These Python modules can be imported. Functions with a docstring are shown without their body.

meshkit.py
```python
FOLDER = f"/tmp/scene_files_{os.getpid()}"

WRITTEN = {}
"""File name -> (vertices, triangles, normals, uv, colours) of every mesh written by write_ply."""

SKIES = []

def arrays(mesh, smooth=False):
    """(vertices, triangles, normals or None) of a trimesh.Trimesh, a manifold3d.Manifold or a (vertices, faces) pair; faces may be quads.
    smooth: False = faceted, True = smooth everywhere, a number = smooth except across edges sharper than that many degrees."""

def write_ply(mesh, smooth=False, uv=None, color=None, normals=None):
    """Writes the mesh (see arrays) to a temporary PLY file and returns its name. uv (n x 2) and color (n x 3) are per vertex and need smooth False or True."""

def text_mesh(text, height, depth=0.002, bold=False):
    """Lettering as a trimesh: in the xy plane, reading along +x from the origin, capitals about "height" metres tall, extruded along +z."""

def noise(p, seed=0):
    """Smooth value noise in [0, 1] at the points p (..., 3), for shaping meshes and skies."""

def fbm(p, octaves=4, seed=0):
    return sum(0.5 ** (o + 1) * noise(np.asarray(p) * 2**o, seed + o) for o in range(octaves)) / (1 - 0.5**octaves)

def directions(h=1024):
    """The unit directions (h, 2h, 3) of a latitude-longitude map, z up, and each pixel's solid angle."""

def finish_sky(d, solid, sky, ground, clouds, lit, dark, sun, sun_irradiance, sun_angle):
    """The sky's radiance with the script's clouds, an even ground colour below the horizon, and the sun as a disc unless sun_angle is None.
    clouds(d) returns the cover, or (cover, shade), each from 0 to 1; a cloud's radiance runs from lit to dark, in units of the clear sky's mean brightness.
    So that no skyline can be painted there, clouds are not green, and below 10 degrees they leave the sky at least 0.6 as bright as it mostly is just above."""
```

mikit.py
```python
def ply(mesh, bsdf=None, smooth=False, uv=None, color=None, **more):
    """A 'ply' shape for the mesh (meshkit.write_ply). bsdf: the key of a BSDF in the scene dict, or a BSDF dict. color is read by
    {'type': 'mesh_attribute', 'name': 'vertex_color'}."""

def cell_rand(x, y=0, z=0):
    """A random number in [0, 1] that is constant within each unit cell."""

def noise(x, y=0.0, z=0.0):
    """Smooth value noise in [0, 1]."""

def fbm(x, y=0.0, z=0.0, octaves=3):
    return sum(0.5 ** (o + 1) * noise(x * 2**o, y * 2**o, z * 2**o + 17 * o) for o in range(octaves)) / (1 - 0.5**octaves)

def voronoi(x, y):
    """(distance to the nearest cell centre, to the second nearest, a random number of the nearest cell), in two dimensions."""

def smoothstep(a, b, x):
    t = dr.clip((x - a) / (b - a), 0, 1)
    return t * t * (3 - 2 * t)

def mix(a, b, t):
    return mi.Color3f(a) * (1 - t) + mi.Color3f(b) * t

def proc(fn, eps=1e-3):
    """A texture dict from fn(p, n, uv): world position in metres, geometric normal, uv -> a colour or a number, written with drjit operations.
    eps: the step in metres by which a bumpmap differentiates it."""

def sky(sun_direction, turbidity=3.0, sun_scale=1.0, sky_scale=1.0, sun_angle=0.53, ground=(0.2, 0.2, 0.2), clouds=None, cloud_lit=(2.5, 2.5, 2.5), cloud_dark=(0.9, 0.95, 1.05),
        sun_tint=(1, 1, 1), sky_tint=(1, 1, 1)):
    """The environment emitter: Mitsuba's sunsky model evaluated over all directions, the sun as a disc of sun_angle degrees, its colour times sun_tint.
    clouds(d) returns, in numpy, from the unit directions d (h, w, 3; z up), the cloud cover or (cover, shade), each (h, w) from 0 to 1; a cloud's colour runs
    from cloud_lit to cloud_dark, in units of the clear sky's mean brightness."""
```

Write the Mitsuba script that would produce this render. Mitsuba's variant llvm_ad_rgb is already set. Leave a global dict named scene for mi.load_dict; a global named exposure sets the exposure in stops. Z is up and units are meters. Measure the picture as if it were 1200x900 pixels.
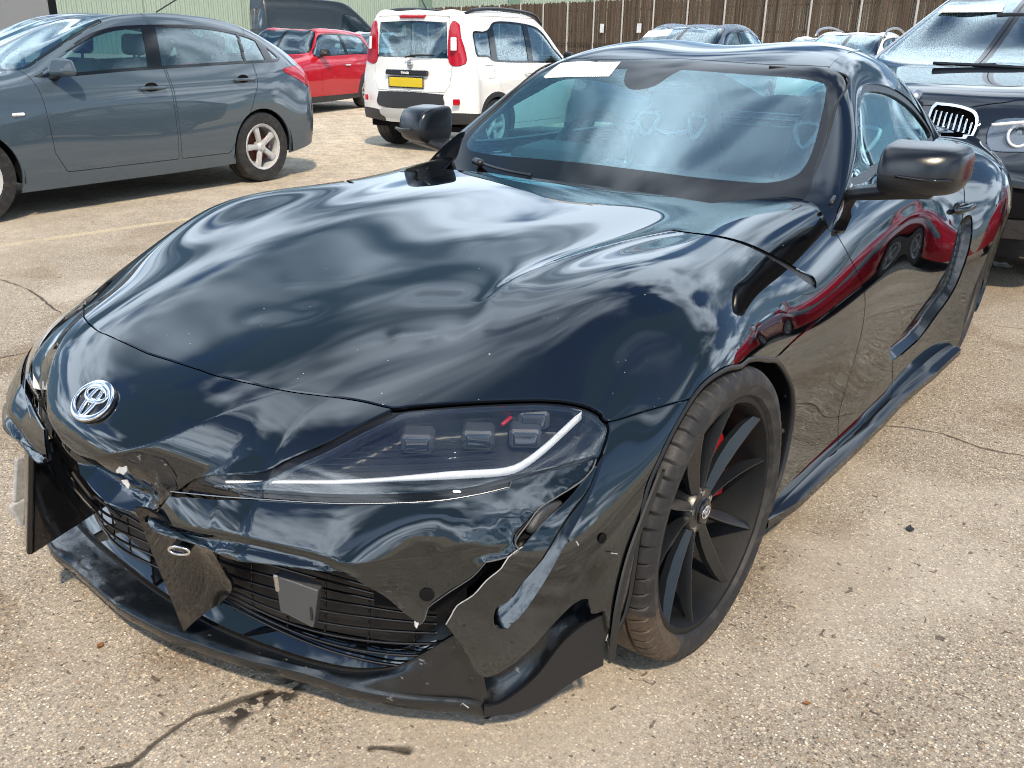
"""A salvage yard: a damaged black sports coupe parked on exposed-aggregate concrete among other cars."""
import math, random
import numpy as np, trimesh, mitsuba as mi, drjit as dr, mikit, meshkit
import scipy.sparse as sp, scipy.sparse.linalg as spl
from mikit import noise, fbm, voronoi, cell_rand, smoothstep, mix
random.seed(7); rng = np.random.default_rng(7)
T = mi.ScalarTransform4f
scene, labels = {}, {}

# ---------------------------------------------------------------- camera, sky, exposure
EYE = np.array([1.628, 1.590, 1.286]); YAW, PITCH, ROLL = map(math.radians, (217.72, -21.0, 0.93))
_f = np.array([math.cos(YAW)*math.cos(PITCH), math.sin(YAW)*math.cos(PITCH), math.sin(PITCH)])
_r = np.array([math.sin(YAW), -math.cos(YAW), 0.]); _u = np.cross(_r, _f)
_up = _u*math.cos(ROLL) - _r*math.sin(ROLL)
scene['camera'] = {'type': 'perspective', 'fov': 59.44, 'fov_axis': 'x', 'near_clip': .05, 'far_clip': 2000.,
                   'to_world': T().look_at(origin=EYE.tolist(), target=(EYE+_f).tolist(), up=_up.tolist())}
SUN = np.array([.47, .55, .82])
def clouds(d):
    z = np.maximum(d[..., 2], .02)+.25
    p = np.stack([d[..., 0]/z, d[..., 1]/z, 0*z], -1)
    w = meshkit.fbm(p*1.1+10, 3, 6)
    n = meshkit.fbm(p*np.array([1.0, 1.5, 1])*1.9+w[..., None]*1.1, 5, 4)
    c = np.clip((n-.36)/.16, 0, 1); c = c*c*(3-2*c)
    t = meshkit.fbm(p*np.array([1.25, 1.8, 1])+42+w[..., None]*1.0, 5, 31)
    s = np.clip((t-.38)/.20, 0, 1); s = s*s*(3-2*s)
    return c*.98, s
scene['sky'] = mikit.sky(SUN, turbidity=3, sun_scale=.62, sun_angle=2.5, sun_tint=(1., 1., .98), clouds=clouds, cloud_lit=(5.4, 6.1, 6.9), cloud_dark=(.40, .68, .98), ground=(.3, .28, .24))
exposure = 2.15

# ---------------------------------------------------------------- helpers
def rgb(*c): return {'type': 'rgb', 'value': list(c)}
def gloss(key, c, ior=1.6): scene[key] = {'type': 'twosided', 'bsdf': {'type': 'plastic', 'diffuse_reflectance': rgb(*c), 'int_ior': ior}}
def satin(key, c, alpha=.2, ior=1.5): scene[key] = {'type': 'twosided', 'bsdf': {'type': 'roughplastic', 'diffuse_reflectance': rgb(*c), 'alpha': alpha, 'int_ior': ior}}
def matte(key, c): scene[key] = {'type': 'twosided', 'bsdf': {'type': 'diffuse', 'reflectance': rgb(*c)}}
def metal(key, c, alpha=.1): scene[key] = {'type': 'twosided', 'bsdf': {'type': 'roughconductor', 'specular_reflectance': rgb(*c), 'material': 'Al', 'alpha': alpha}}
def pane(key, c, ior=1.5, refl=(1, 1, 1)): scene[key] = {'type': 'thindielectric', 'int_ior': ior, 'specular_transmittance': rgb(*c), 'specular_reflectance': rgb(*refl)}

NUM = {}
def numbered(name):
    NUM[name] = NUM.get(name, -1)+1
    return name if NUM[name] == 0 else '%s_%03d' % (name, NUM[name])
def thing(name, label, cat, group=None):
    k = numbered(name); labels[k] = {'label': label, 'category': cat}
    if group: labels[k]['group'] = group
    return k
def structure(key): labels[key] = {'kind': 'structure'}
def put(parent, name, shape, to_world=None, label=None):
    """one entry of the scene: a part of parent"""
    k = numbered((parent+'__'+name) if parent else name)
    scene[k] = dict(shape) if to_world is None else {**shape, 'to_world': to_world}
    if label: labels[k] = {'label': label}
    return k
def S(mesh, mat, smooth=30):
    if isinstance(mesh, tuple) and len(mesh) == 3: # vertices, triangles, normals of the surface it was cut from
        v, f, n = mesh; return {'type': 'ply', 'filename': meshkit.write_ply((v, f), False, normals=n), 'face_normals': False, 'bsdf': {'type': 'ref', 'id': mat}}
    return mikit.ply(mesh, mat, smooth=smooth)
def sheet(m): return m[0][:, :3], m[1], m[0][:, 3:6]
def renormal(m): return np.c_[m[0][:, :3], normals(m[0][:, :3], m[1])], m[1]

def cc_step(F, nv):
    F = np.asarray(F); nf = len(F)
    E = np.concatenate([F[:, [k, (k+1) % 4]] for k in range(4)])
    u, inv, cnt = np.unique(np.sort(E, 1), axis=0, return_inverse=True, return_counts=True)
    inv = inv.ravel(); ne = len(u); fe = inv.reshape(4, nf).T; I = np.arange(ne); f = np.arange(nf)
    Fp = sp.csr_matrix((np.full(nf*4, .25), (np.repeat(f, 4), F.ravel())), (nf, nv))
    Em = sp.csr_matrix((np.full(2*ne, .5), (np.r_[I, I], np.r_[u[:, 0], u[:, 1]])), (ne, nv))
    EF = sp.csr_matrix((np.ones(nf*4), (fe.ravel(), np.repeat(f, 4))), (ne, nf)); inter = cnt == 2
    Ep = sp.diags(np.where(inter, .5, 1.))@Em+sp.diags(np.where(inter, .5, 0.))@(sp.diags(1/np.maximum(cnt, 1))@EF)@Fp
    VF = sp.csr_matrix((np.ones(nf*4), (F.ravel(), np.repeat(f, 4))), (nv, nf)); nvf = np.asarray(VF.sum(1)).ravel()
    VE = sp.csr_matrix((np.ones(2*ne), (np.r_[u[:, 0], u[:, 1]], np.r_[I, I])), (nv, ne)); nve = np.asarray(VE.sum(1)).ravel()
    VEb = VE@sp.diags((~inter).astype(float)); nb = np.asarray(VEb.sum(1)).ravel(); bd = nb > 0; n = np.maximum(nvf, 1)
    Q = sp.diags(1/n)@VF@Fp; Rm = sp.diags(1/np.maximum(nve, 1))@VE@Em
    Vi = sp.diags(1/n)@(Q+2*Rm)+sp.diags((n-3)/n)
    Vb = sp.diags(np.where(nb > 0, .5/np.maximum(nb, 1), 0))@VEb@Em+.5*sp.eye(nv)
    co = bd & (nvf == 1)
    Vp = sp.diags((~bd).astype(float))@Vi+sp.diags((bd & ~co).astype(float))@Vb+sp.diags(co.astype(float))
    return sp.vstack([Vp, Ep, Fp]).tocsr(), np.concatenate([np.c_[F[:, k], nv+fe[:, k], nv+ne+f, nv+fe[:, k-1]] for k in range(4)])
def subdivide(V, F, levels, fit=1.):
    """Catmull-Clark; the control points are first solved so that the surface passes through V"""
    V = np.asarray(V, float); M = sp.eye(len(V)).tocsr()
    for _ in range(levels):
        s, F = cc_step(F, M.shape[0]); M = s@M
    C = V+(spl.spsolve(M[:len(V)].tocsc(), V)-V)*fit
    V = M@C
    return V, np.vstack([F[:, [0, 1, 2]], F[:, [0, 2, 3]]])
def subdivide_q(V, F, levels, fit=1.):
    V = np.asarray(V, float); M = sp.eye(len(V)).tocsr()
    for _ in range(levels):
        s, F = cc_step(F, M.shape[0]); M = s@M
    return M@(V+(spl.spsolve(M[:len(V)].tocsc(), V)-V)*fit), F
def fair(V, F, n, lam=.5):
    """low-pass (Taubin) smoothing of a quad mesh in place, so that reflections run evenly"""
    E = np.unique(np.sort(np.concatenate([F[:, [k, (k+1) % 4]] for k in range(4)]), 1), axis=0); m = len(V)
    A = sp.csr_matrix((np.ones(2*len(E)), (np.r_[E[:, 0], E[:, 1]], np.r_[E[:, 1], E[:, 0]])), (m, m)); D = sp.diags(1/np.asarray(A.sum(1)).ravel())@A
    for _ in range(n):
        V += lam*(D@V-V); V -= (lam*1.03)*(D@V-V)
def cage(G, FR=None, RR=None):
    """G (stations, rows from the top centre to the sill), mirrored; FR / RR close the front and the rear face"""
    G = np.asarray(G, float); ns, nr = G.shape[:2]; V = []; F = []; idx = {}
    def add(p):
        k = tuple(np.round(p, 5))
        if k not in idx: idx[k] = len(V); V.append(p)
        return idx[k]
    for s in (1, -1):
        m = np.array([1, s, 1.]); q = []
        g = np.array([[add(G[i, j]*m) for j in range(nr)] for i in range(ns)])
        for i in range(ns-1):
            for j in range(nr-1): q.append([g[i, j], g[i, j+1], g[i+1, j+1], g[i+1, j]])
        for X, row, flip in ((FR, g[0], False), (RR, g[-1], True)):
            if X is None: continue
            X = np.asarray(X, float); nc, nk = X.shape[:2]; fr = np.zeros((nc+1, nk+1), int)
            fr[:, 0] = row[:nc+1]; fr[nc, :] = row[nc:nc+nk+1]
            for a in range(nc):
                for b in range(nk): fr[a, b+1] = add(X[a, b]*m)
            for a in range(nc):
                for b in range(nk):
                    c = [fr[a, b], fr[a, b+1], fr[a+1, b+1], fr[a+1, b]]
                    q.append(c[::-1] if flip else c)
        q = np.array(q); F.append(q if s == 1 else q[:, ::-1])
    return np.array(V), np.concatenate(F)
def normals(V, F):
    n = np.zeros_like(V); c = np.cross(V[F[:, 1]]-V[F[:, 0]], V[F[:, 2]]-V[F[:, 0]])
    for k in range(3):
        for a in range(3): n[:, a] += np.bincount(F[:, k], c[:, a], len(V))
    return n/np.maximum(np.linalg.norm(n, axis=1), 1e-12)[:, None]
def compact(P, F):
    u, inv = np.unique(F, return_inverse=True)
    return P[u], inv.reshape(-1, 3)
def clip(P, F, s):
    """splits a mesh (columns of P: position, normal) where s, given per vertex, changes sign: ((P, F) of s > 0, (P, F) of s < 0)"""
    if len(F) == 0: return (P, F), (P, F)
    s = np.where(np.abs(s) < 1e-7, 1e-7, s); pos = s[F] > 0; cnt = pos.sum(1)
    A = [F[cnt == 3]]; B = [F[cnt == 0]]; newP = [P]; base = len(P)
    e = []; tri = {}
    for c, want in ((1, True), (2, False)):
        f = F[cnt == c]; k = np.argmax(pos[cnt == c] == want, axis=1); i = np.arange(len(f))
        tri[c] = [f[i, (k+j) % 3] for j in range(3)]
        a, b, d = tri[c]; e += [np.c_[a, b], np.c_[a, d]]
    E = np.sort(np.concatenate(e), 1)
    if len(E):
        u, inv = np.unique(E, axis=0, return_inverse=True); inv = inv.ravel()+base
        t = (s[u[:, 0]]/(s[u[:, 0]]-s[u[:, 1]]))[:, None]; newP.append(P[u[:, 0]]*(1-t)+P[u[:, 1]]*t)
        n1, n2 = len(tri[1][0]), len(tri[2][0]); ab1, ac1, ab2, ac2 = np.split(inv, [n1, 2*n1, 2*n1+n2])
        a, b, d = tri[1]; A.append(np.c_[a, ab1, ac1]); B += [np.c_[ab1, b, d], np.c_[ab1, d, ac1]]
        a, b, d = tri[2]; B.append(np.c_[a, ab2, ac2]); A += [np.c_[ab2, b, d], np.c_[ab2, d, ac2]]
    P = np.concatenate(newP)
    return compact(P, np.concatenate(A)), compact(P, np.concatenate(B))
def smoothline(pts, step=.012, closed=False):
    p = np.asarray(pts, float)
    q = np.vstack([p[-1:], p, p[:2]]) if closed else np.vstack([2*p[0]-p[1], p, 2*p[-1]-p[-2]])
    out = []
    for i in range(1, len(q)-2):
        a, b, c, d = q[i-1:i+3]; n = max(2, int(np.linalg.norm(c-b)/step)); t = np.linspace(0, 1, n, endpoint=False)[:, None]
        out.append(.5*(2*b+(c-a)*t+(2*a-5*b+4*c-d)*t*t+(3*b-a-3*c+d)*t**3))
    return np.vstack(out+([] if closed else [p[-1:]]))
def linedist(q, line):
    """distance from points q (n, 2) to an open polyline"""
    a, b = line[:-1], line[1:]; d = np.full(len(q), 9.)
    for s, e in zip(a, b):
        v = e-s; t = np.clip(((q-s)@v)/max(v@v, 1e-12), 0, 1); d = np.minimum(d, np.hypot(*(q-s-t[:, None]*v).T))
    return d
def polysdf(q, poly, reach=.06):
    """signed distance to a polygon, positive inside; exact within reach of its box"""
    poly = np.asarray(poly, float); lo, hi = poly.min(0)-reach, poly.max(0)+reach
    near = ((q > lo) & (q < hi)).all(1); out = np.full(len(q), -9.); p = q[near]
    nxt = np.roll(poly, -1, 0); d = np.full(len(p), 9.); ins = np.zeros(len(p), bool)
    for s, e in zip(poly, nxt):
        v = e-s
        if v@v < 1e-14: continue
        t = np.clip(((p-s)@v)/(v@v), 0, 1); d = np.minimum(d, np.hypot(*(p-s-t[:, None]*v).T))
        c = (s[1] > p[:, 1]) != (e[1] > p[:, 1])
        with np.errstate(all='ignore'): ins ^= c & (p[:, 0] < s[0]+(p[:, 1]-s[1])*v[0]/(v[1] if v[1] else 1e-12))
    out[near] = np.where(ins, d, -d)
    return out
def rim(P, F, depth=.012, bev=.0025):
    """the panel with its edges rolled over and turned inwards"""
    if len(F) == 0: return P[:, :3], F, P[:, 3:6]
    E = np.concatenate([F[:, [0, 1]], F[:, [1, 2]], F[:, [2, 0]]]); key = np.sort(E, 1)
    _, inv, cnt = np.unique(key, axis=0, return_inverse=True, return_counts=True); b = E[cnt[inv.ravel()] == 1]
    u, inv = np.unique(b, return_inverse=True); b = inv.reshape(-1, 2)
    X, N = P[u, :3], P[u, 3:6]; N = N/np.maximum(np.linalg.norm(N, axis=1), 1e-9)[:, None]
    t = np.zeros_like(X); d = X[b[:, 1]]-X[b[:, 0]]; np.add.at(t, b[:, 0], d); np.add.at(t, b[:, 1], d)
    o = np.cross(t, N); o /= np.maximum(np.linalg.norm(o, axis=1), 1e-9)[:, None]
    Y = X+(o*.7-N)*bev; Z = Y-N*depth; n0 = len(P); k = len(u)
    def quad(a, c, off1, off2): return np.vstack([np.c_[b[:, 1]+off1, b[:, 0]+off1, b[:, 0]+off2], np.c_[b[:, 1]+off1, b[:, 0]+off2, b[:, 1]+off2]])
    V = np.vstack([P[:, :3], X, Y, Y, Z]); e = o*.12+N; e /= np.maximum(np.linalg.norm(e, axis=1), 1e-9)[:, None]
    return V, np.vstack([F, quad(0, 0, n0, n0+k), quad(0, 0, n0+2*k, n0+3*k)]), np.vstack([P[:, 3:6], e, e, o, o])
def offset(P, d):
    Q = P.copy(); Q[:, :3] += P[:, 3:6]*(d if np.isscalar(d) else d[:, None]); return Q
def tube(pts, r, sides=8, closed=False, cap=True):
    p = np.asarray(pts, float); n = len(p); t = np.roll(p, -1, 0)-np.roll(p, 1, 0) if closed else np.gradient(p, axis=0)
    t /= np.linalg.norm(t, axis=1)[:, None]+1e-12
    a = np.cross(t[0], [0, 0, 1.] if abs(t[0, 2]) < .9 else [1., 0, 0]); A = []
    for k in range(n):
        a = a-t[k]*(a@t[k]); a /= np.linalg.norm(a)+1e-12; A.append(a)
    A = np.array(A); Bv = np.cross(t, A); ang = np.arange(sides)*2*np.pi/sides; r = np.broadcast_to(r, (n,))
    V = p[:, None]+r[:, None, None]*(np.cos(ang)[None, :, None]*A[:, None]+np.sin(ang)[None, :, None]*Bv[:, None])
    m = n if closed else n-1; i, j = np.meshgrid(np.arange(m), np.arange(sides), indexing='ij'); i2 = (i+1) % n; j2 = (j+1) % sides
    f = np.stack([i*sides+j, i*sides+j2, i2*sides+j2, i2*sides+j], -1).reshape(-1, 4)
    F = np.vstack([f[:, [0, 1, 2]], f[:, [0, 2, 3]]]); V = V.reshape(-1, 3)
    if cap and not closed:
        V = np.vstack([V, p[:1], p[-1:]]); c0, c1 = len(V)-2, len(V)-1; j = np.arange(sides); e = (n-1)*sides
        F = np.vstack([F, np.c_[np.full(sides, c0), (j+1) % sides, j], np.c_[np.full(sides, c1), e+j, e+(j+1) % sides]])
    return V, F
def join(*ms):
    V, F, o = [], [], 0
    for m in ms:
        v, f = (m.vertices, m.faces) if hasattr(m, 'vertices') else m
        v, f = np.asarray(v, float), np.asarray(f, int)
        if f.shape[1] == 4: f = np.vstack([f[:, [0, 1, 2]], f[:, [0, 2, 3]]])
        V.append(v[:, :3]); F.append(f+o); o += len(v)
    return np.vstack(V), np.vstack(F)
def loft(*rows, closed=False):
    R = np.array(rows, float); n, m = R.shape[:2]; i, j = np.meshgrid(np.arange(n-1), np.arange(m if closed else m-1), indexing='ij'); j2 = (j+1) % m
    f = np.stack([i*m+j, i*m+j2, (i+1)*m+j2, (i+1)*m+j], -1).reshape(-1, 4)
    return R.reshape(-1, 3), np.vstack([f[:, [0, 1, 2]], f[:, [0, 2, 3]]])
def box(c, s, bev=0.):
    """a box about c of size s, its edges chamfered"""
    s = np.array(s, float)/2; b = min(bev, s.min()*.9)
    if b <= 0: m = trimesh.creation.box(extents=2*s); return np.array(m.vertices)+c, np.array(m.faces)
    p = [np.array([x, y, z])*(s-b*np.array(k)) for x in (-1, 1) for y in (-1, 1) for z in (-1, 1) for k in ((0, 1, 1), (1, 0, 1), (1, 1, 0))]
    m = trimesh.convex.convex_hull(np.array(p)); return np.array(m.vertices)+c, np.array(m.faces)
def hull(pts, r, n=10):
    """rounded hull of points"""
    s = trimesh.creation.icosphere(subdivisions=2, radius=1.).vertices; r = np.broadcast_to(r, (len(pts),))
    m = trimesh.convex.convex_hull(np.vstack([np.asarray(p)+s*q for p, q in zip(pts, r)])); return np.array(m.vertices), np.array(m.faces)
def lathe(prof, n=64, a0=0., a1=2*np.pi):
    """prof (r, y): a solid turned about the y axis"""
    full = abs(a1-a0-2*np.pi) < 1e-6; a = np.linspace(a0, a1, n, endpoint=not full); p = np.asarray(prof, float)
    rows = [np.c_[np.sin(a)*r, np.full(n, y), np.cos(a)*r] for r, y in p]
    return loft(*rows, closed=full)
def moved(m, R=None, t=(0, 0, 0)):
    v, f = (m.vertices, m.faces) if hasattr(m, 'vertices') else m
    v = np.asarray(v)[:, :3]; return (v if R is None else v@np.asarray(R).T)+np.asarray(t), f
def rotz(a): c, s = math.cos(a), math.sin(a); return np.array([[c, -s, 0], [s, c, 0], [0, 0, 1.]])
def roty(a): c, s = math.cos(a), math.sin(a); return np.array([[c, 0, s], [0, 1., 0], [-s, 0, c]])
def rotx(a): c, s = math.cos(a), math.sin(a); return np.array([[1., 0, 0], [0, c, -s], [0, s, c]])
def mirror(m): v, f = m; return np.asarray(v)*np.array([1, -1, 1.]), np.asarray(f)[:, ::-1]

# ---------------------------------------------------------------- materials
scene['black_paint'] = {'type': 'twosided', 'bsdf': {'type': 'plastic', 'diffuse_reflectance': rgb(.0012, .0016, .0026), 'int_ior': 2.0, 'specular_reflectance': rgb(.92, .97, 1.)}}
gloss('gloss_black', (.006, .006, .007), 1.6)
satin('satin_black', (.014, .015, .018), .18, 1.5)
satin('rough_black', (.022, .022, .023), .4, 1.45)
matte('dark_void', (.012, .012, .013))
matte('underbody', (.02, .02, .02))
satin('mirror_black', (.008, .010, .014), .09, 1.6)
scene['lip_black'] = {'type': 'twosided', 'bsdf': {'type': 'principled', 'base_color': mikit.proc(lambda p, n, uv: mix((.006, .008, .011), (.24, .25, .27), smoothstep(.66, .80, fbm(p.x*46, p.y*70, p.z*46, 4))*smoothstep(.5, .8, noise(p.x*420, p.y*70, p.z*300))*.7)), 'roughness': mikit.proc(lambda p, n, uv: .16+.25*smoothstep(.45, .7, fbm(p.x*22, p.y*30, p.z*22))), 'specular': .8}}
metal('chrome', (.93, .94, .95), .03)
metal('dull_metal', (.60, .61, .62), .22)
satin('wheel_grey', (.009, .011, .014), .13, 1.7)
satin('red_caliper', (.45, .012, .02), .15, 1.5)
satin('grey_plastic', (.07, .075, .085), .25, 1.5)
satin('white_plastic', (.75, .75, .74), .3, 1.5)
satin('silver_rim', (.50, .50, .51), .16, 1.6)
satin('torn_grey', (.10, .105, .11), .3)
matte('paper', (.82, .82, .82))
gloss('red_lens', (.42, .006, .02), 1.55)
satin('drl_white', (.85, .87, .9), .12, 1.6)
pane('windscreen_glass', (.48, .84, .90), 2.35, (.74, .95, 1.))
pane('side_glass', (.55, .86, .90), 1.8, (.8, .98, 1.))
pane('lamp_glass', (.90, .93, .96), 1.75)
pane('car_glass', (.42, .62, .68), 1.95, (.85, .98, 1.))
satin('seat_dark', (.05, .056, .06), .35, 1.4)
satin('dash_dark', (.05, .055, .06), .3, 1.45)
satin('trim_black', (.03, .031, .033), .35, 1.45)
def tyre_colour(p, n, uv):
    k = fbm(p.x*30, p.y*30, p.z*30)
    return mix((.016, .016, .018), (.032, .031, .031), smoothstep(.45, .7, k))
scene['tyre_rubber'] = {'type': 'twosided', 'bsdf': {'type': 'principled', 'base_color': mikit.proc(tyre_colour), 'roughness': .55, 'specular': .5}}
def muddy_tyre(p, n, uv):
    base = tyre_colour(p, n, uv)
    k = fbm(p.x*45, p.y*45, p.z*45, 4)+.9*smoothstep(.32, .2, p.z)*smoothstep(.10, .2, p.x)*smoothstep(.02, .10, p.z)-.55
    b = fbm(p.x*140, p.y*140, p.z*140, 2)
    return mix(base, mix((.035, .025, .018), (.13, .088, .058), b), smoothstep(.42, .66, k)*.7)
scene['muddy_rubber'] = {'type': 'twosided', 'bsdf': {'type': 'principled', 'base_color': mikit.proc(muddy_tyre), 'roughness': .6, 'specular': .45}}
def scuffs(p, n, uv):
    k = fbm(p.x*60, p.y*160, p.z*60, 4); g = noise(p.x*300, p.y*90, p.z*300)
    return mix((.010, .012, .015), (.32, .33, .35), smoothstep(.64, .76, k)*smoothstep(.4, .75, g)*.5)
scene['scuffed_black'] = {'type': 'twosided', 'bsdf': {'type': 'principled', 'base_color': mikit.proc(scuffs), 'roughness': .28, 'specular': .7}}
scene['bare_plastic'] = {'type': 'twosided', 'bsdf': {'type': 'principled', 'base_color': mikit.proc(lambda p, n, uv: mix((.22, .225, .235), (.50, .50, .51), fbm(p.x*90, p.y*90, p.z*90))), 'roughness': .45}}

CRACKS = [(-.45, -3.62, -.46, -3.33, .008), (-.46, -3.33, -.37, -2.84, .009), (-.37, -2.84, -.33, -2.67, .008), (-.48, -4.13, -.45, -3.62, .008), (.9, -2.37, -.6, -2.22, .010), (-1.45, .66, -1.60, .89, .008), (-1.60, .89, -1.62, 1.0, .009), (-1.62, 1.0, -1.58, 1.14, .008),
          (-1.58, 1.14, -1.68, 1.75, .008), (-3.2, .87, -3.5, 1.9, .010), (1.16, .10, 1.02, .22, .009), (1.02, .22, .86, .20, .010), (.86, .20, .72, .26, .012), (.71, .54, .67, .61, .014), (-1.7, -3.6, -3.4, -2.9, .009)]
PAINT = (-.843, -4.498, -.054, -.999)
def cracks(x, y):
    """how near the yard's cracks and slab joints run: 0 to 1"""
    wx = x+.030*(fbm(x*3.1, y*3.1)-.5)+.012*(noise(x*23, y*23)-.5); wy = y+.030*(fbm(x*3.1+40, y*3.1)-.5)+.012*(noise(x*23+9, y*23)-.5)
    k = mi.Float(0)
    for x0, y0, x1, y1, w in CRACKS:
        vx, vy = x1-x0, y1-y0; t = dr.clip(((wx-x0)*vx+(wy-y0)*vy)/(vx*vx+vy*vy), 0, 1)
        d = dr.sqrt(dr.square(wx-x0-t*vx)+dr.square(wy-y0-t*vy)); k = dr.maximum(k, smoothstep(w*(.35+1.3*noise(x*17, y*17)), w*.2, d))
    return k
def concrete(p, n, uv):
    x, y = p.x, p.y
    wx = x+.004*noise(x*90, y*90); wy = y+.004*noise(x*90+31, y*90)
    d1, d2, r = voronoi(wx*150, wy*150); e1, e2, q = voronoi(wx*78+9, wy*78)
    stone = mix((.185, .160, .13), (.60, .545, .46), r)
    stone = dr.select(r > .90, mi.Color3f(.085, .072, .06), stone)
    stone = dr.select((r > .78) & (r < .81), mi.Color3f(.36, .20, .09), stone)
    stone = dr.select((r > .50) & (r < .56), mi.Color3f(.78, .75, .68), stone)
    matrix = mix((.20, .182, .157), (.45, .415, .36), fbm(x*230, y*230))
    c = mix(matrix, stone, smoothstep(.20, .06, d1*d1)*.85)
    big = mix((.16, .13, .10), (.62, .55, .44), cell_rand(q*613))
    c = mix(c, big, smoothstep(.40, .30, e1)*dr.select(cell_rand(q*977) > .70, 1.0, 0.0)*.8)
    c *= .66+.34*smoothstep(.02, .26, d2-d1)
    grit = noise(x*420, y*420); c *= .82+.36*grit
    worn = fbm(x*.9+3, y*.9, 0, 4); patch = fbm(x*3.1+11, y*3.1, 0, 4)
    c *= .84+.32*worn; c = mix(c, c*mi.Color3f(.80, .76, .72), smoothstep(.50, .72, patch))
    c = mix(c, mi.Color3f(.56, .53, .475), .40*smoothstep(.50, .75, fbm(x*1.3-7, y*1.3+5, 0, 4)))
    spot = noise(x*75, y*75+noise(x*40, y*40)); c = mix(c, mi.Color3f(.05, .042, .036), smoothstep(.90, .95, spot)*.7)
    tar = smoothstep(.036, .012, dr.abs((y-.275)+.10*(x-.76)+.06*(fbm(x*14, y*14)-.5)))*smoothstep(.14, .06, dr.abs(x-.755))
    c = mix(c, mi.Color3f(.045, .042, .04), tar*smoothstep(.35, .55, fbm(x*60, y*60)))
    dist = dr.sqrt(dr.square(x-1.6)+dr.square(y-1.6)); far = smoothstep(4.5, 11., dist)
    plain = mix((.36, .325, .265), (.52, .475, .40), fbm(x*2.2, y*2.2, 0, 5))*(.74+.52*noise(x*46, y*46))*(.86+.28*noise(x*9, y*9))
    c = mix(c, plain, far)
    line = smoothstep(.055, .035, dr.abs((x-PAINT[0])*PAINT[2]+(y-PAINT[1])*PAINT[3]))*smoothstep(.30, .62, fbm(x*11, y*11, 0, 4)+.12)
    c = mix(c, mi.Color3f(.62, .55, .36), .32*line)
    k = cracks(x, y); c = mix(c, mi.Color3f(.05, .045, .04), k*.85)
    return c*mi.Color3f(1.17, 1.115, 1.065)
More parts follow.
